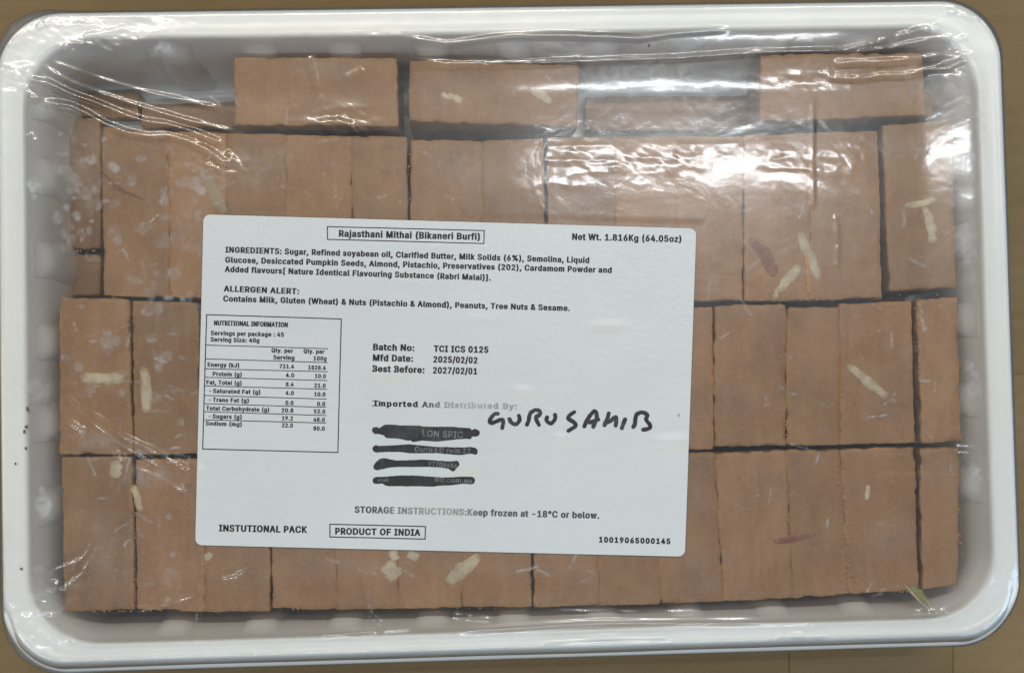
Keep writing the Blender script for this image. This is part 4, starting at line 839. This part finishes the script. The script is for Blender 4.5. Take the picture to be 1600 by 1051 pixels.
    74, 323, 91, 333, 113, 337, 139, 333, 165, 322, 189, 305, 208, 283, 223, 256, 232, 226, 235, 196, 232, 169, 223, 147, 208, 130, 189, 119, 165, 115, 139, 119, 113, 129, 91, 145, 74, 167, 60, 195,
    52, 24, 226, 290, 252, 292, 274, 300, 293, 313, 307, 330, 316, 351, 319, 376, 316, 399, 308, 420, 294, 437, 275, 449, 252, 457, 226, 460, 200, 457, 177, 449, 159, 437, 145, 420, 136, 399, 133, 376,
    136, 351, 145, 330, 159, 313, 178, 300, 201, 292, 453, 2, 32, 226, 516, 271, 510, 310, 494, 343, 468, 368, 434, 384, 393, 389, 347, 385, 309, 373, 270, 350, 224, 315, 168, 200, 0, 130, 0, 301,
    248, 307, 248, 299, 234, 287, 221, 273, 210, 257, 202, 238, 196, 218, 195, 175, 199, 137, 214, 106, 237, 83, 269, 68, 307, 64, 352, 69, 397, 85, 436, 110, 469, 143, 494, 182, 510, 24, 226, 460,
    199, 457, 174, 446, 154, 429, 138, 407, 129, 381, 125, 352, 129, 322, 138, 295, 154, 274, 174, 257, 199, 247, 226, 243, 254, 247, 279, 257, 299, 273, 314, 295, 324, 321, 327, 350, 324, 381, 314, 407,
    299, 429, 279, 446, 254, 457, 188, 2, 16, 95, -4, 78, -1, 63, 9, 53, 24, 50, 41, 53, 59, 63, 73, 78, 83, 95, 87, 113, 83, 128, 73, 138, 59, 141, 41, 138, 24, 128, 9, 113,
    -1, 16, 95, 271, 78, 274, 63, 284, 53, 299, 50, 316, 53, 334, 63, 349, 78, 359, 95, 362, 113, 359, 128, 349, 138, 334, 141, 316, 138, 299, 128, 284, 113, 274, 188, 1, 4, 38, -119, 68,
    71, 137, 71, 84, -119, 188, 1, 16, 95, -4, 78, -1, 63, 9, 53, 24, 50, 41, 53, 59, 63, 73, 78, 83, 95, 87, 113, 83, 128, 73, 138, 59, 141, 41, 138, 24, 128, 9, 113, -1,
    273, 1, 24, 89, 207, 92, 264, 101, 324, 114, 384, 132, 441, 153, 494, 177, 539, 236, 539, 212, 485, 191, 428, 174, 370, 161, 313, 154, 258, 151, 207, 154, 161, 160, 115, 172, 67, 188, 16, 209,
    -38, 236, -96, 177, -96, 139, -21, 111, 55, 95, 131, 273, 1, 24, 37, -96, 64, -37, 86, 18, 102, 69, 113, 116, 120, 162, 122, 207, 119, 258, 112, 313, 99, 370, 82, 428, 62, 485, 37, 539,
    97, 539, 121, 494, 142, 441, 159, 384, 173, 323, 181, 264, 184, 207, 178, 130, 161, 53, 134, -22, 97, -96, 273, 1, 8, 101, -96, 101, 539, 236, 539, 236, 487, 160, 487, 160, -44, 236, -44, 236,
    -96, 273, 1, 8, 37, -96, 37, -44, 113, -44, 113, 487, 37, 487, 37, 539, 172, 539, 172, -96, 676, 5, 26, 175, 283, 146, 286, 121, 297, 101, 314, 86, 335, 78, 360, 75, 388, 75, 412, 78,
    440, 87, 464, 101, 486, 121, 503, 146, 513, 175, 517, 206, 513, 230, 503, 250, 486, 264, 464, 273, 440, 276, 412, 276, 388, 273, 360, 264, 335, 250, 314, 230, 297, 205, 286, 18, 175, 327, 198, 332,
    212, 346, 221, 365, 223, 388, 223, 412, 221, 435, 213, 454, 198, 468, 175, 473, 153, 468, 138, 454, 130, 435, 127, 412, 127, 388, 130, 365, 138, 346, 153, 332, 26, 501, -10, 471, -6, 446, 5, 426,
    21, 412, 43, 403, 68, 400, 95, 400, 120, 403, 147, 412, 172, 427, 194, 447, 210, 471, 221, 501, 225, 531, 221, 556, 210, 576, 194, 590, 172, 598, 147, 601, 120, 601, 95, 598, 68, 589, 43, 575,
    21, 555, 5, 531, -6, 18, 501, 35, 523, 39, 538, 53, 546, 73, 549, 95, 549, 120, 546, 142, 538, 162, 524, 176, 501, 180, 479, 176, 464, 162, 456, 142, 453, 120, 453, 95, 455, 73, 464, 53,
    479, 39, 4, 132, 0, 482, 509, 540, 509, 191, 0, 448, 1, 93, 197, -7, 150, -2, 110, 12, 78, 34, 54, 62, 39, 96, 34, 133, 37, 163, 47, 189, 63, 213, 85, 235, 111, 256, 140, 279,
    216, 335, 226, 343, 237, 352, 246, 363, 255, 375, 260, 389, 262, 405, 258, 427, 245, 445, 226, 457, 201, 461, 184, 459, 168, 453, 155, 444, 145, 431, 139, 416, 137, 399, 139, 380, 145, 363, 155, 346,
    169, 327, 185, 307, 204, 284, 438, 0, 364, 0, 171, 231, 144, 264, 121, 293, 102, 319, 87, 344, 78, 370, 75, 398, 79, 430, 91, 458, 109, 481, 134, 499, 165, 510, 200, 513, 235, 510, 266, 499,
    290, 482, 308, 459, 320, 433, 324, 404, 322, 382, 315, 362, 305, 342, 291, 325, 275, 308, 256, 293, 154, 217, 128, 195, 110, 174, 100, 154, 97, 131, 100, 108, 109, 87, 124, 70, 143, 57, 166, 49,
    193, 46, 223, 50, 251, 59, 278, 75, 301, 95, 321, 121, 336, 151, 346, 186, 349, 224, 408, 224, 405, 180, 397, 144, 385, 115, 371, 92, 357, 75, 345, 62, 333, 47, 305, 23, 271, 7, 234, -3,
    249, 1, 4, 235, 533, 71, -76, 14, -76, 178, 533, 453, 1, 4, 337, 244, 337, 188, 114, 188, 114, 244, 676, 2, 110, 355, -135, 284, -130, 221, -114, 167, -88, 122, -53, 87, -8, 61, 46, 45,
    109, 40, 179, 46, 248, 61, 309, 87, 363, 123, 408, 167, 444, 220, 470, 281, 486, 349, 492, 415, 486, 472, 469, 522, 442, 562, 407, 594, 366, 617, 319, 631, 268, 635, 215, 634, 178, 631, 142, 625,
    107, 615, 76, 599, 49, 579, 28, 551, 15, 517, 11, 497, 12, 476, 17, 457, 24, 441, 36, 429, 50, 423, 68, 420, 68, 408, 48, 388, 30, 361, 17, 326, 13, 285, 18, 251, 35, 224, 62, 204,
    96, 192, 137, 188, 182, 193, 226, 207, 265, 228, 297, 257, 322, 291, 338, 330, 343, 360, 340, 385, 331, 404, 319, 416, 306, 419, 306, 419, 335, 474, 335, 474, 110, 476, 91, 485, 74, 499, 63, 518,
    59, 540, 63, 557, 76, 568, 97, 576, 127, 580, 166, 581, 215, 577, 259, 567, 301, 548, 339, 523, 373, 490, 402, 450, 424, 402, 438, 347, 442, 292, 438, 242, 424, 199, 402, 164, 372, 135, 334, 115,
    289, 102, 236, 98, 178, 102, 119, 115, 66, 135, 21, 165, -17, 201, -46, 246, -68, 298, -81, 357, -85, 385, -84, 412, -80, 436, -75, 458, -69, 476, -63, 489, -59, 504, -107, 487, -113, 464, -120, 438,
    -126, 411, -131, 383, -134, 24, 329, 65, 359, 68, 382, 78, 400, 95, 412, 118, 419, 148, 422, 185, 419, 221, 411, 249, 399, 269, 381, 282, 358, 289, 331, 292, 305, 288, 283, 277, 265, 260, 252, 239,
    244, 213, 242, 185, 244, 154, 251, 125, 262, 101, 279, 81, 301, 69, 316, 2, 24, 158, 283, 128, 287, 101, 298, 77, 316, 59, 340, 47, 367, 43, 397, 47, 428, 59, 455, 77, 479, 101, 497, 128,
    509, 158, 513, 188, 509, 216, 497, 239, 479, 257, 455, 269, 428, 273, 397, 269, 367, 257, 340, 239, 316, 216, 298, 188, 287, 24, 158, 334, 175, 336, 190, 343, 203, 353, 213, 366, 220, 381, 222, 397,
    220, 414, 213, 430, 203, 443, 190, 453, 175, 459, 158, 462, 141, 459, 126, 453, 113, 443, 103, 430, 97, 414, 95, 397, 97, 381, 103, 366, 113, 353, 126, 343, 141, 336,]
_nums = GDATA
GL = {}
_k = 0
for _c in GCH:
    adv, nl = _nums[_k], _nums[_k + 1]; _k += 2
    loops = []
    for _ in range(nl):
        n_ = _nums[_k]; _k += 1
        loops.append(np.array(_nums[_k:_k + 2 * n_], float).reshape(-1, 2)); _k += 2 * n_
    GL[_c] = (adv, loops)
CAP = 509.0
def _area(l): return .5 * np.sum(l[:, 0] * np.roll(l[:, 1], -1) - np.roll(l[:, 0], -1) * l[:, 1])
_cache = {}
def glyph(c, bx, by):
    """verts (glyph units), faces; the light outline thickened by bx, by"""
    key = (c, bx, by)
    if key in _cache: return _cache[key]
    adv, loops = GL[c]
    V, F = [], []
    outer = [l for l in loops if _area(l) < 0]; holes = [l for l in loops if _area(l) >= 0]
    for o in outer:
        mine = [h for h in holes if (h[:, 0].min() >= o[:, 0].min() and h[:, 0].max() <= o[:, 0].max() and h[:, 1].min() >= o[:, 1].min() and h[:, 1].max() <= o[:, 1].max())]
        poly = [o] + mine
        tris = tessellate_polygon([[Vector((p[0], p[1], 0)) for p in l] for l in poly])
        b = len(V); V += [(p[0], p[1], 0) for l in poly for p in l]
        F += [[b + i for i in t] for t in tris]
    sc = np.array([1 / bx, 1 / by])
    for l in loops:
        q = l * sc; n = len(q)
        e = np.roll(q, -1, 0) - q; e /= np.linalg.norm(e, axis=1)[:, None] + 1e-9
        nn = np.stack([-e[:, 1], e[:, 0]], 1); m = nn + np.roll(nn, 1, 0); ml = np.linalg.norm(m, axis=1)[:, None]
        m = m / np.maximum(ml, .5); m = m / np.maximum((m * nn).sum(1)[:, None], .6)
        out = (q + m) / sc
        b = len(V); V += [(*p, 0) for p in l] + [(*p, 1) for p in out]
        F += [[b + i, b + (i + 1) % n, b + n + (i + 1) % n, b + n + i][::-1] for i in range(n)]
    V = np.array(V)
    # all faces up
    FF = []
    for f in F:
        p = V[f]; a = sum(p[i][0] * p[(i + 1) % len(f)][1] - p[(i + 1) % len(f)][0] * p[i][1] for i in range(len(f)))
        FF.append(f if a > 0 else f[::-1])
    _cache[key] = (adv, V, FF)
    return _cache[key]
LABZ = 39.22
DENTS = [(600, 577, 34, 8, .30), (815, 610, 22, 6, .35), (950, 509, 26, 7, .35), (875, 683, 14, 6, .28), (1050, 688, 34, 9, .40), (745, 500, 40, 9, .12), (640, 440, 60, 12, .10), (480, 660, 90, 16, .10), (1000, 560, 60, 40, .10), (760, 720, 40, 10, .12), (900, 770, 90, 14, .10), (420, 760, 70, 30, .12), (312, 738, 7, 14, .45), (700, 385, 80, 8, .06)]
def lab_z(X, Y):
    z = LABZ + .12 * vnoise(X * .6, Y, 26, 60) + .03 * vnoise(X * .6, Y, 9, 61) + .14
    for u, v, ru, rv_, a in DENTS:
        c = px(u, v, LABZ); e = ((X - c[0]) / (ru * .228)) ** 2 + ((Y - c[1]) / (rv_ * .228)) ** 2
        z = z + 1.5 * a * np.exp(-e * 1.4) * (1 + .2 * vnoise(X, Y, 3, 63))
    # the fold of film along the left edge
    c = px(319, 600, LABZ)
    return z
# the label sheet
c0, c1, c2, c3 = lab_mm
wl = (np.linalg.norm(c1 - c0) + np.linalg.norm(c2 - c3)) / 2; hl = (np.linalg.norm(c3 - c0) + np.linalg.norm(c2 - c1)) / 2
def dense(L):
    a = np.array([0, .12, .3, .5, .75, 1.0, 1.3, 1.6, 2.0, 2.4])
    return np.concatenate([a, np.linspace(3, L - 3, int(L / 1.0)), L - a[::-1]])
ax, ay = np.meshgrid(dense(wl), dense(hl))
Rr = 2.4
fx = np.abs(ax - wl / 2) - (wl / 2 - Rr); fy = np.abs(ay - hl / 2) - (hl / 2 - Rr)
cm = (fx > 0) & (fy > 0); rr = np.hypot(fx, fy)
sc_ = np.where(cm & (rr > 0), np.minimum(1, np.maximum(fx, fy) / np.maximum(rr, 1e-6)), 1.0)   # square corner to round corner
fx2, fy2 = fx * sc_, fy * sc_
ax = np.where(cm, wl / 2 + np.sign(ax - wl / 2) * (wl / 2 - Rr + fx2), ax); ay = np.where(cm, hl / 2 + np.sign(ay - hl / 2) * (hl / 2 - Rr + fy2), ay)
A, B = (ax / wl)[..., None], (ay / hl)[..., None]
LP = (c0 * (1 - A) + c1 * A) * (1 - B) + (c3 * (1 - A) + c2 * A) * B
lz = lab_z(LP[..., 0], LP[..., 1])
nyl, nxl = lz.shape
lv = np.stack([LP[..., 0], LP[..., 1], lz], -1).reshape(-1, 3)
ids = np.arange(nyl * nxl).reshape(nyl, nxl)
lf = np.stack([ids[:-1, :-1], ids[1:, :-1], ids[1:, 1:], ids[:-1, 1:]], -1).reshape(-1, 4)
dent_tint = np.zeros(len(lv))  # yellower patches beside the label dents
for u, v, ru, rv_ in ((955, 518, 24, 6), (818, 618, 18, 5), (875, 690, 12, 5), (1060, 698, 30, 6), (735, 738, 20, 8), (610, 590, 40, 6), (314, 742, 5, 14)):
    c = px(u, v, LABZ); dent_tint = np.maximum(dent_tint, np.exp(-(((lv[:, 0] - c[0]) / (ru * .22)) ** 2 + ((lv[:, 1] - c[1]) / (rv_ * .22)) ** 2)) * (.6 + .5 * vnoise(lv[:, 0], lv[:, 1], 1.2, 71)))
label = mesh_obj('product_label', lv, lf, M['paper'], None, True, dict(dent_tint=np.clip(dent_tint, 0, 1)))
md = label.modifiers.new('thickness', 'SOLIDIFY'); md.thickness = .12 * S; md.offset = -1
tag(label, 'white printed label with rounded corners stuck on the film over the sweets', 'label')

def finish(name, V, F, mat, attrs=None, parent=None, lift=.075):
    V = np.array(V, float)
    V[:, 2] = lab_z(V[:, 0], V[:, 1]) + lift + V[:, 2] * .006
    return mesh_obj(name, V, F, mat, parent or label, False, attrs)
def text_geo(s, x0, y0, x1, y1, cap, bx=49, by=21, track=12.0, V=None, F=None, slab=False):
    """s from baseline point x0, y0 to x1, y1 (photograph positions on the label), capital height cap"""
    V = [] if V is None else V; F = [] if F is None else F
    pen = 0; parts = []
    for c in s:
        if c == ' ': pen += 235 + track; continue
        adv, gv, gf = glyph(c, bx, by)
        if slab: gv, gf = add_slabs(c, gv, gf)
        parts.append((pen, gv, gf)); pen += adv + bx * 1.15 + track
    lo = min(p[0] + p[1][:, 0].min() for p in parts); hi = max(p[0] + p[1][:, 0].max() for p in parts)
    d = np.array([x1 - x0, y1 - y0], float); up = np.array([d[1], -d[0]]) / np.linalg.norm(d)
    sy = cap / (CAP + by * .9)
    for o, gv, gf in parts:
        t = (gv[:, 0] + o - lo) / (hi - lo); h = (gv[:, 1]) * sy
        U = x0 + d[0] * t + up[0] * h; W = y0 + d[1] * t + up[1] * h
        p = px(U, W, LABZ); b = len(V)
        V += [(a[0], a[1], q) for a, q in zip(p, gv[:, 2])]; F += [[b + i for i in f] for f in gf]
    return V, F
def line_geo(x0, y0, x1, y1, wd, V, F):
    n = max(2, int(math.hypot(x1 - x0, y1 - y0) / 6)); d = np.array([x1 - x0, y1 - y0]); nn = np.array([-d[1], d[0]]) / np.linalg.norm(d) * wd / 2
    b = len(V)
    for i in range(n + 1):
        q = np.array([x0, y0]) + d * i / n
        for sgn in (-1, 1):
            p = px(*(q + nn * sgn), LABZ); V.append((p[0], p[1], 2))
    for i in range(n): F.append([b + 2 * i, b + 2 * i + 1, b + 2 * i + 3, b + 2 * i + 2][::-1])
def texts(name, rows, mat=None, parent=None, **kw):
    V, F = [], []
    for r in rows: text_geo(*r[:6], **{**kw, **(r[6] if len(r) > 6 else {})}, V=V, F=F)
    return finish(name, V, F, mat or M['ink'], None, parent)
def lines(name, segs, wd, parent=None):
    V, F = [], []
    for s_ in segs: line_geo(*s_, wd, V, F)
    return finish(name, V, F, M['ink'], None, parent)
def box(name, tl, tr, br, bl, wd, parent=None):
    e = wd / 2
    return lines(name, [(tl[0] - e, tl[1], tr[0] + e, tr[1]), (bl[0] - e, bl[1], br[0] + e, br[1]), (tl[0], tl[1] + e, bl[0], bl[1] - e), (tr[0], tr[1] + e, br[0], br[1] - e)], wd, parent)

texts('title_text', [('Rajasthani Mithai (Bikaneri Burfi)', 529.5, 369.6, 750, 374.8, 10.2)])
box('title_border', (511.7, 354.2), (756.6, 360.4), (756, 380.6), (511.7, 374), 1.5)
texts('weight_text', [('Net Wt. 1.816Kg (64.05oz)', 893.8, 374.6, 1064.5, 378.2, 10)])
texts('ingredients_text', [('INGREDIENTS: Sugar, Refined soyabean oil, Clarified Butter, Milk Solids (6%), Semolina, Liquid', 352, 394.3, 920.7, 410.9, 8.9),
    ('Glucose, Desiccated Pumpkin Seeds, Almond, Pistachio, Preservatives (202), Cardamom Powder and', 351.8, 410, 955.8, 426.2, 8.9),
    ('Added flavours[ Nature Identical Flavouring Substance (Rabri Malai)].', 351, 424.6, 766.9, 438.0, 8.9)])
texts('allergen_text', [('ALLERGEN ALERT:', 349.5, 455, 467.5, 459.4, 8.9), ('Contains Milk, Gluten (Wheat) & Nuts (Pistachio & Almond), Peanuts, Tree Nuts & Sesame.', 348.7, 470.6, 890.5, 485.6, 8.9)])
table = box('nutrition_table', (323, 491.4), (533.4, 498.3), (528, 706.5), (316.9, 701), 1.5)
lines('table_rule', [(322, 538.9, 512.8, 544.6), (321, 560.4, 512, 566.3), (320.5, 575.9, 511.9, 580.5), (320.2, 589.2, 511.5, 594.2), (319.8, 602.6, 511, 607.9), (319.5, 617.5, 510.5, 623.2), (319.2, 630.3, 510, 636), (318.9, 642.8, 510, 648.8), (318.6, 655.4, 509.8, 660.6)], 1.2, table)
kb = dict(bx=50, by=20)
texts('table_heading', [('NUTRITIONAL INFORMATION', 334.4, 507.9, 449.8, 510.9, 7.4, dict(bx=60, by=20, track=-15))], None, table)
tb = 6.4
rows_ = [('Servings per package : 45', 329.4, 523.3, 443.8, 525.9, 6.8), ('Serving Size: 40g', 329, 533.3, 405.5, 535.0, 6.8),
    ('Qty. per', 424.2, 550.2, 458, 551.1, 6.6), ('Qty. per', 474.4, 551.5, 506.9, 552.4, 6.6), ('Serving', 427, 561, 460.3, 561.9, 6.6), ('100g', 490, 562.7, 510.3, 563.2, 6.6)]
for t, x, y, x1 in (('Energy (kJ)', 324.4, 572.4, 374), ('Protein (g)', 332.4, 586.8, 378), ('Fat, Total (g)', 322.6, 599.9, 377.8), ('Saturated Fat (g)', 332.8, 613.5, 407), ('Trans Fat (g)', 332.4, 627.2, 389), ('Total Carbohydrate (g)', 322, 640.3, 420.8), ('Sugars (g)', 332, 653, 377.8), ('Sodium (mg)', 321.4, 664, 378),
                    ('-', 326.8, 613.3, 329.8), ('-', 326.5, 627.0, 329.5), ('-', 326, 652.8, 329)):
    rows_.append((t, x, y, x1, y + (x1 - x) * .026, tb))
for t, x, y, x1 in (('731.4', 436.7, 575, 459.6), ('1828.4', 481.7, 576.9, 509.2), ('4.0', 446.6, 588.8, 460), ('10.0', 492, 590.2, 509.4), ('8.4', 446.6, 603.2, 459), ('21.0', 491, 605, 509), ('4.0', 446.3, 616.6, 459.4), ('10.0', 491, 618.5, 508.7), ('0.0', 446, 632, 458.9), ('0.0', 495.4, 633.6, 508.3), ('20.8', 440, 643.6, 458.6), ('52.0', 490.4, 645.4, 508.3), ('19.2', 440.6, 655.9, 458), ('48.0', 489.7, 658.2, 507.8), ('32.0', 440.2, 667, 458), ('80.0', 489.7, 671.9, 507.6)):
    rows_.append((t, x, y, x1, y + (x1 - x) * .026, tb))
texts('serving_text', rows_[:2], None, table, **kb)
texts('column_heading', [rows_[2], rows_[4]], None, table, **kb)
texts('column_heading', [rows_[3], rows_[5]], None, table, **kb)
texts('nutrient_name', rows_[6:17], None, table, **kb)
texts('serving_value', rows_[17::2], None, table, **kb)
texts('hundred_gram_value', rows_[18::2], None, table, **kb)
texts('batch_heading', [('Batch No:', 582.9, 546.6, 647.6, 548.1, 10), ('Mfd Date:', 582.6, 563.3, 645.5, 564.8, 10), ('Best Before:', 581.9, 580.3, 663.3, 582.4, 10)], None, None, bx=52, by=22)
texts('batch_value', [('TCI ICS 0125', 677.7, 549.2, 763.2, 550.9, 9.8), ('2025/02/02', 677, 565.8, 746, 567.4, 9.8), ('2027/02/01', 676.4, 582.8, 745.7, 584.5, 9.8)], None, None, bx=52, by=22)
# slab serif heading, worn away towards its end
def add_slabs(c, gv, gf):
    lo, hi = gv[:, 0].min(), gv[:, 0].max(); w_ = hi - lo
    X = 379; T = 52
    spec = {'I': [(-.55, 1.55, 0), (-.55, 1.55, CAP)], 'm': [(-.06, .22, 0), (.38, .62, 0), (.79, 1.07, 0), (-.12, .12, X)], 'p': [(-.2, .5, -140), (-.2, .15, X)], 'r': [(-.2, .6, 0), (-.3, .2, X)], 't': [(.3, 1.0, 0)], 'd': [(.75, 1.2, 0), (.5, .95, CAP + 10)],
            'A': [(-.12, .32, 0), (.68, 1.12, 0)], 'n': [(-.18, .42, 0), (.6, 1.2, 0), (-.18, .15, X)], 'D': [(-.16, .3, 0), (-.16, .3, CAP)], 'i': [(-.9, 1.9, 0), (-.9, .6, X)], 's': [], 'b': [(-.2, .2, CAP + 10)], 'u': [(.75, 1.2, 0), (-.2, .22, X), (.55, .95, X)], 'B': [(-.16, .3, 0), (-.16, .3, CAP)], 'y': [(-.18, .36, X), (.64, 1.18, X), (-.15, .3, -135)]}.get(c, [])
    V = gv.tolist(); F = list(gf)
    for a, b, y in spec:
        y0_, y1_ = (y - 20, y + T - 20) if y < 200 else (y - T + 24, y + 24)
        k = len(V); V += [[lo + a * w_, y0_, 1.5], [lo + b * w_, y0_, 1.5], [lo + b * w_, y1_, 1.5], [lo + a * w_, y1_, 1.5]]; F.append([k, k + 1, k + 2, k + 3])
    return np.array(V), F
V, F = text_geo('Imported And Distributed By:', 580.8, 633.7, 808, 638.9, 8.6, bx=50, by=28, track=70, slab=True)
xs = np.array(V)[:, 0]; xa, xb = px(580, 634, LABZ)[0], px(808, 638, LABZ)[0]
finish('importer_text', V, F, M['fade'], dict(fade=np.interp((xs - xa) / (xb - xa), [0, .30, .42, .5, .62, .74, .84, 1], [0, 0, .35, .75, .95, 1.05, .85, .8])))
V, F = text_geo('STORAGE INSTRUCTIONS:Keep frozen at -18°C or below.', 554, 800.1, 936.3, 809.4, 10)
xs = np.array(V)[:, 0]; xa, xb = px(554, 800, LABZ)[0], px(936, 809, LABZ)[0]
finish('storage_text', V, F, M['fade'], dict(fade=np.interp((xs - xa) / (xb - xa), [0, .08, .2, .3, .42, .47, .52, 1], [.15, .2, .55, .85, .8, .55, .2, .12])))
texts('pack_text', [('INSTUTIONAL PACK', 342, 829.2, 480.2, 831.6, 10.2)])
texts('origin_text', [('PRODUCT OF INDIA', 523.7, 833.8, 657, 836.2, 10)], None, None, bx=44, by=28)
box('origin_border', (515.6, 818.3), (664.9, 822), (664.2, 841.6), (515.6, 838.1), 1.6)
texts('serial_number', [('10019065000145', 935.8, 846.4, 1047.2, 849.2, 8.6)], None, None, bx=58, by=30, track=70)

# felt pen: blacked-out lines and a hand-written name
def blot(pts, org, k):
    P = np.array([(org[0] + x / k, org[1] + y / k) for x, y in pts])
    Q = []
    for i in range(len(P)):
        a, b = P[i], P[(i + 1) % len(P)]
        for t in np.linspace(0, 1, 7)[:-1]: Q.append(a + (b - a) * t)
    Q = np.array(Q)
    for _ in range(2): Q = (np.roll(Q, 1, 0) + 2 * Q + np.roll(Q, -1, 0)) / 4
    Q += .28 * np.stack([vnoise(Q[:, 0], Q[:, 1], 2.2, 51), vnoise(Q[:, 0], Q[:, 1], 2.2, 52)], 1)
    tri = tessellate_polygon([[Vector((p[0], p[1], 0)) for p in Q]])
    W = px(Q[:, 0], Q[:, 1], LABZ)
    F = []
    for t in tri:
        p = W[list(t)]; a = np.cross(p[1][:2] - p[0][:2], p[2][:2] - p[0][:2])
        F.append(list(t) if a > 0 else list(t)[::-1])
    return finish('marker_scribble', [(a[0], a[1], 3) for a in W], F, M['marker'])
D = (570, 655)
s1 = blot([(92, 125), (105, 98), (150, 95), (190, 108), (215, 82), (255, 64), (400, 66), (420, 74), (700, 76), (720, 90), (950, 92), (1060, 88), (1230, 104), (1320, 106), (1332, 135), (1375, 116), (1420, 130), (1442, 165), (1430, 195), (1390, 215), (1340, 212), (1325, 245), (1240, 240), (1060, 258), (900, 276), (720, 262), (620, 280), (590, 278), (580, 262), (520, 262), (420, 238), (265, 232), (238, 200), (180, 180), (140, 182), (120, 178), (95, 150)], D, 8)
s2 = blot([(95, 365), (110, 330), (140, 318), (160, 330), (380, 322), (550, 308), (700, 325), (920, 342), (1230, 350), (1330, 342), (1390, 356), (1415, 390), (1405, 430), (1385, 442), (1320, 425), (1200, 445), (1080, 435), (900, 418), (700, 422), (550, 420), (430, 402), (250, 404), (150, 414), (110, 400)], D, 8)
s3 = blot([(105, 590), (125, 548), (155, 520), (190, 490), (235, 482), (300, 492), (390, 512), (560, 508), (750, 498), (900, 512), (1080, 524), (1140, 512), (1175, 525), (1182, 570), (1150, 605), (1125, 640), (1090, 650), (1050, 615), (950, 600), (800, 590), (600, 592), (400, 592), (300, 600), (200, 625), (150, 634), (115, 618)], D, 8)
s4 = blot([(95, 760), (110, 728), (150, 714), (210, 716), (290, 710), (420, 700), (630, 698), (760, 708), (950, 722), (1100, 722), (1200, 712), (1350, 714), (1380, 745), (1372, 790), (1340, 810), (1240, 800), (1100, 818), (950, 825), (850, 838), (600, 832), (300, 832), (250, 820), (225, 795), (150, 806), (105, 795)], D, 8)
def scr(parent, rows):
    V, F = [], []
    for r in rows: text_geo(*r, bx=16, by=12, V=V, F=F)
    o = finish('scratched_text', V, F, M['scratch'], None, parent, .10)
scr(s1, [('LON SPIC', 660, 681, 723, 684, 10)]); scr(s2, [('Curre t D rwin 37', 648, 704.5, 735, 708, 7.5)]); scr(s3, [('97708666', 669, 728, 714, 731, 7.5)]); scr(s4, [('mail', 591, 752, 607, 751.5, 5)]); scr(s4, [('00.com.au', 680, 752, 737, 754, 7)])
def pen(strokes, org, k, wd):
    V, F = [], []
    for si, st in enumerate(strokes):
        P = np.array([(org[0] + x / k, org[1] + y / k) for x, y in st])
        L = np.concatenate([[0], np.cumsum(np.linalg.norm(np.diff(P, axis=0), axis=1))]); t = np.arange(0, L[-1], .9)
        t = np.append(t, L[-1])
        C = np.stack([np.interp(t, L, P[:, 0]), np.interp(t, L, P[:, 1])], 1)
        for _ in range(3): C[1:-1] = (C[:-2] + 2 * C[1:-1] + C[2:]) / 4
        # a chain of overlapping nib marks, each a hair above the last, reads as one stroke with round ends
        T = np.gradient(C, axis=0); T /= np.linalg.norm(T, axis=1)[:, None] + 1e-9; N = np.stack([-T[:, 1], T[:, 0]], 1)
        r = wd / 2 * (1 + .12 * vnoise(t + si * 13, t * 0, 5, 81)); b = len(V)
        for i in range(len(C)):
            for sg in (-1, 1):
                p = px(*(C[i] + N[i] * r[i] * sg), LABZ); V.append((p[0], p[1], 4 + si))
        for i in range(len(C) - 1): F.append([b + 2 * i, b + 2 * i + 1, b + 2 * i + 3, b + 2 * i + 2][::-1])
        for e, sg in ((0, -1), (len(C) - 1, 1)):
            b = len(V); a0 = math.atan2(N[e][1], N[e][0])
            for i in range(11):
                a = a0 - sg * math.pi * i / 10
                p = px(C[e][0] + r[e] * math.cos(a), C[e][1] + r[e] * math.sin(a), LABZ); V.append((p[0], p[1], 4 + si))
            F.append([b + i for i in range(11)][::sg])
    return F and finish('handwritten_name', V, F, M['marker'])
E1, E2, k = (755, 625), (885, 625), 11.43
o2 = lambda st: [(x + (885 - 755) * k, y) for x, y in st]
pen([[(262, 240), (215, 235), (160, 285), (120, 350), (110, 395), (150, 412), (230, 380), (310, 345), (355, 345), (358, 400), (340, 495)], [(470, 335), (490, 385), (545, 430), (600, 425), (650, 365), (650, 315), (636, 275)],
     [(780, 435), (815, 360), (820, 290), (845, 220), (930, 170), (1000, 180), (1025, 225), (1000, 270), (945, 290), (945, 340), (995, 440)], [(1140, 305), (1120, 340), (1150, 385), (1210, 425), (1270, 360), (1290, 310), (1282, 262)],
     o2([(140, 212), (70, 255), (25, 310), (35, 335), (120, 380), (168, 430), (160, 470), (90, 510), (35, 545)]), o2([(320, 465), (360, 370), (430, 260), (500, 185), (535, 215), (545, 310), (510, 400), (480, 470)]), o2([(420, 395), (500, 370), (570, 345)]),
     o2([(755, 235), (740, 300), (705, 390), (680, 445)]), o2([(690, 400), (780, 375), (850, 315), (890, 295), (890, 370), (880, 450)]), o2([(1045, 345), (1015, 420), (990, 495)]), o2([(1195, 475), (1225, 420), (1230, 330), (1250, 250), (1320, 215), (1400, 225), (1455, 270), (1420, 320), (1430, 365), (1490, 430), (1500, 490), (1440, 515), (1370, 525)])], E1, k, 6.2)
lines('stray_mark', [(1061, 646, 1060, 651)], 1.2)
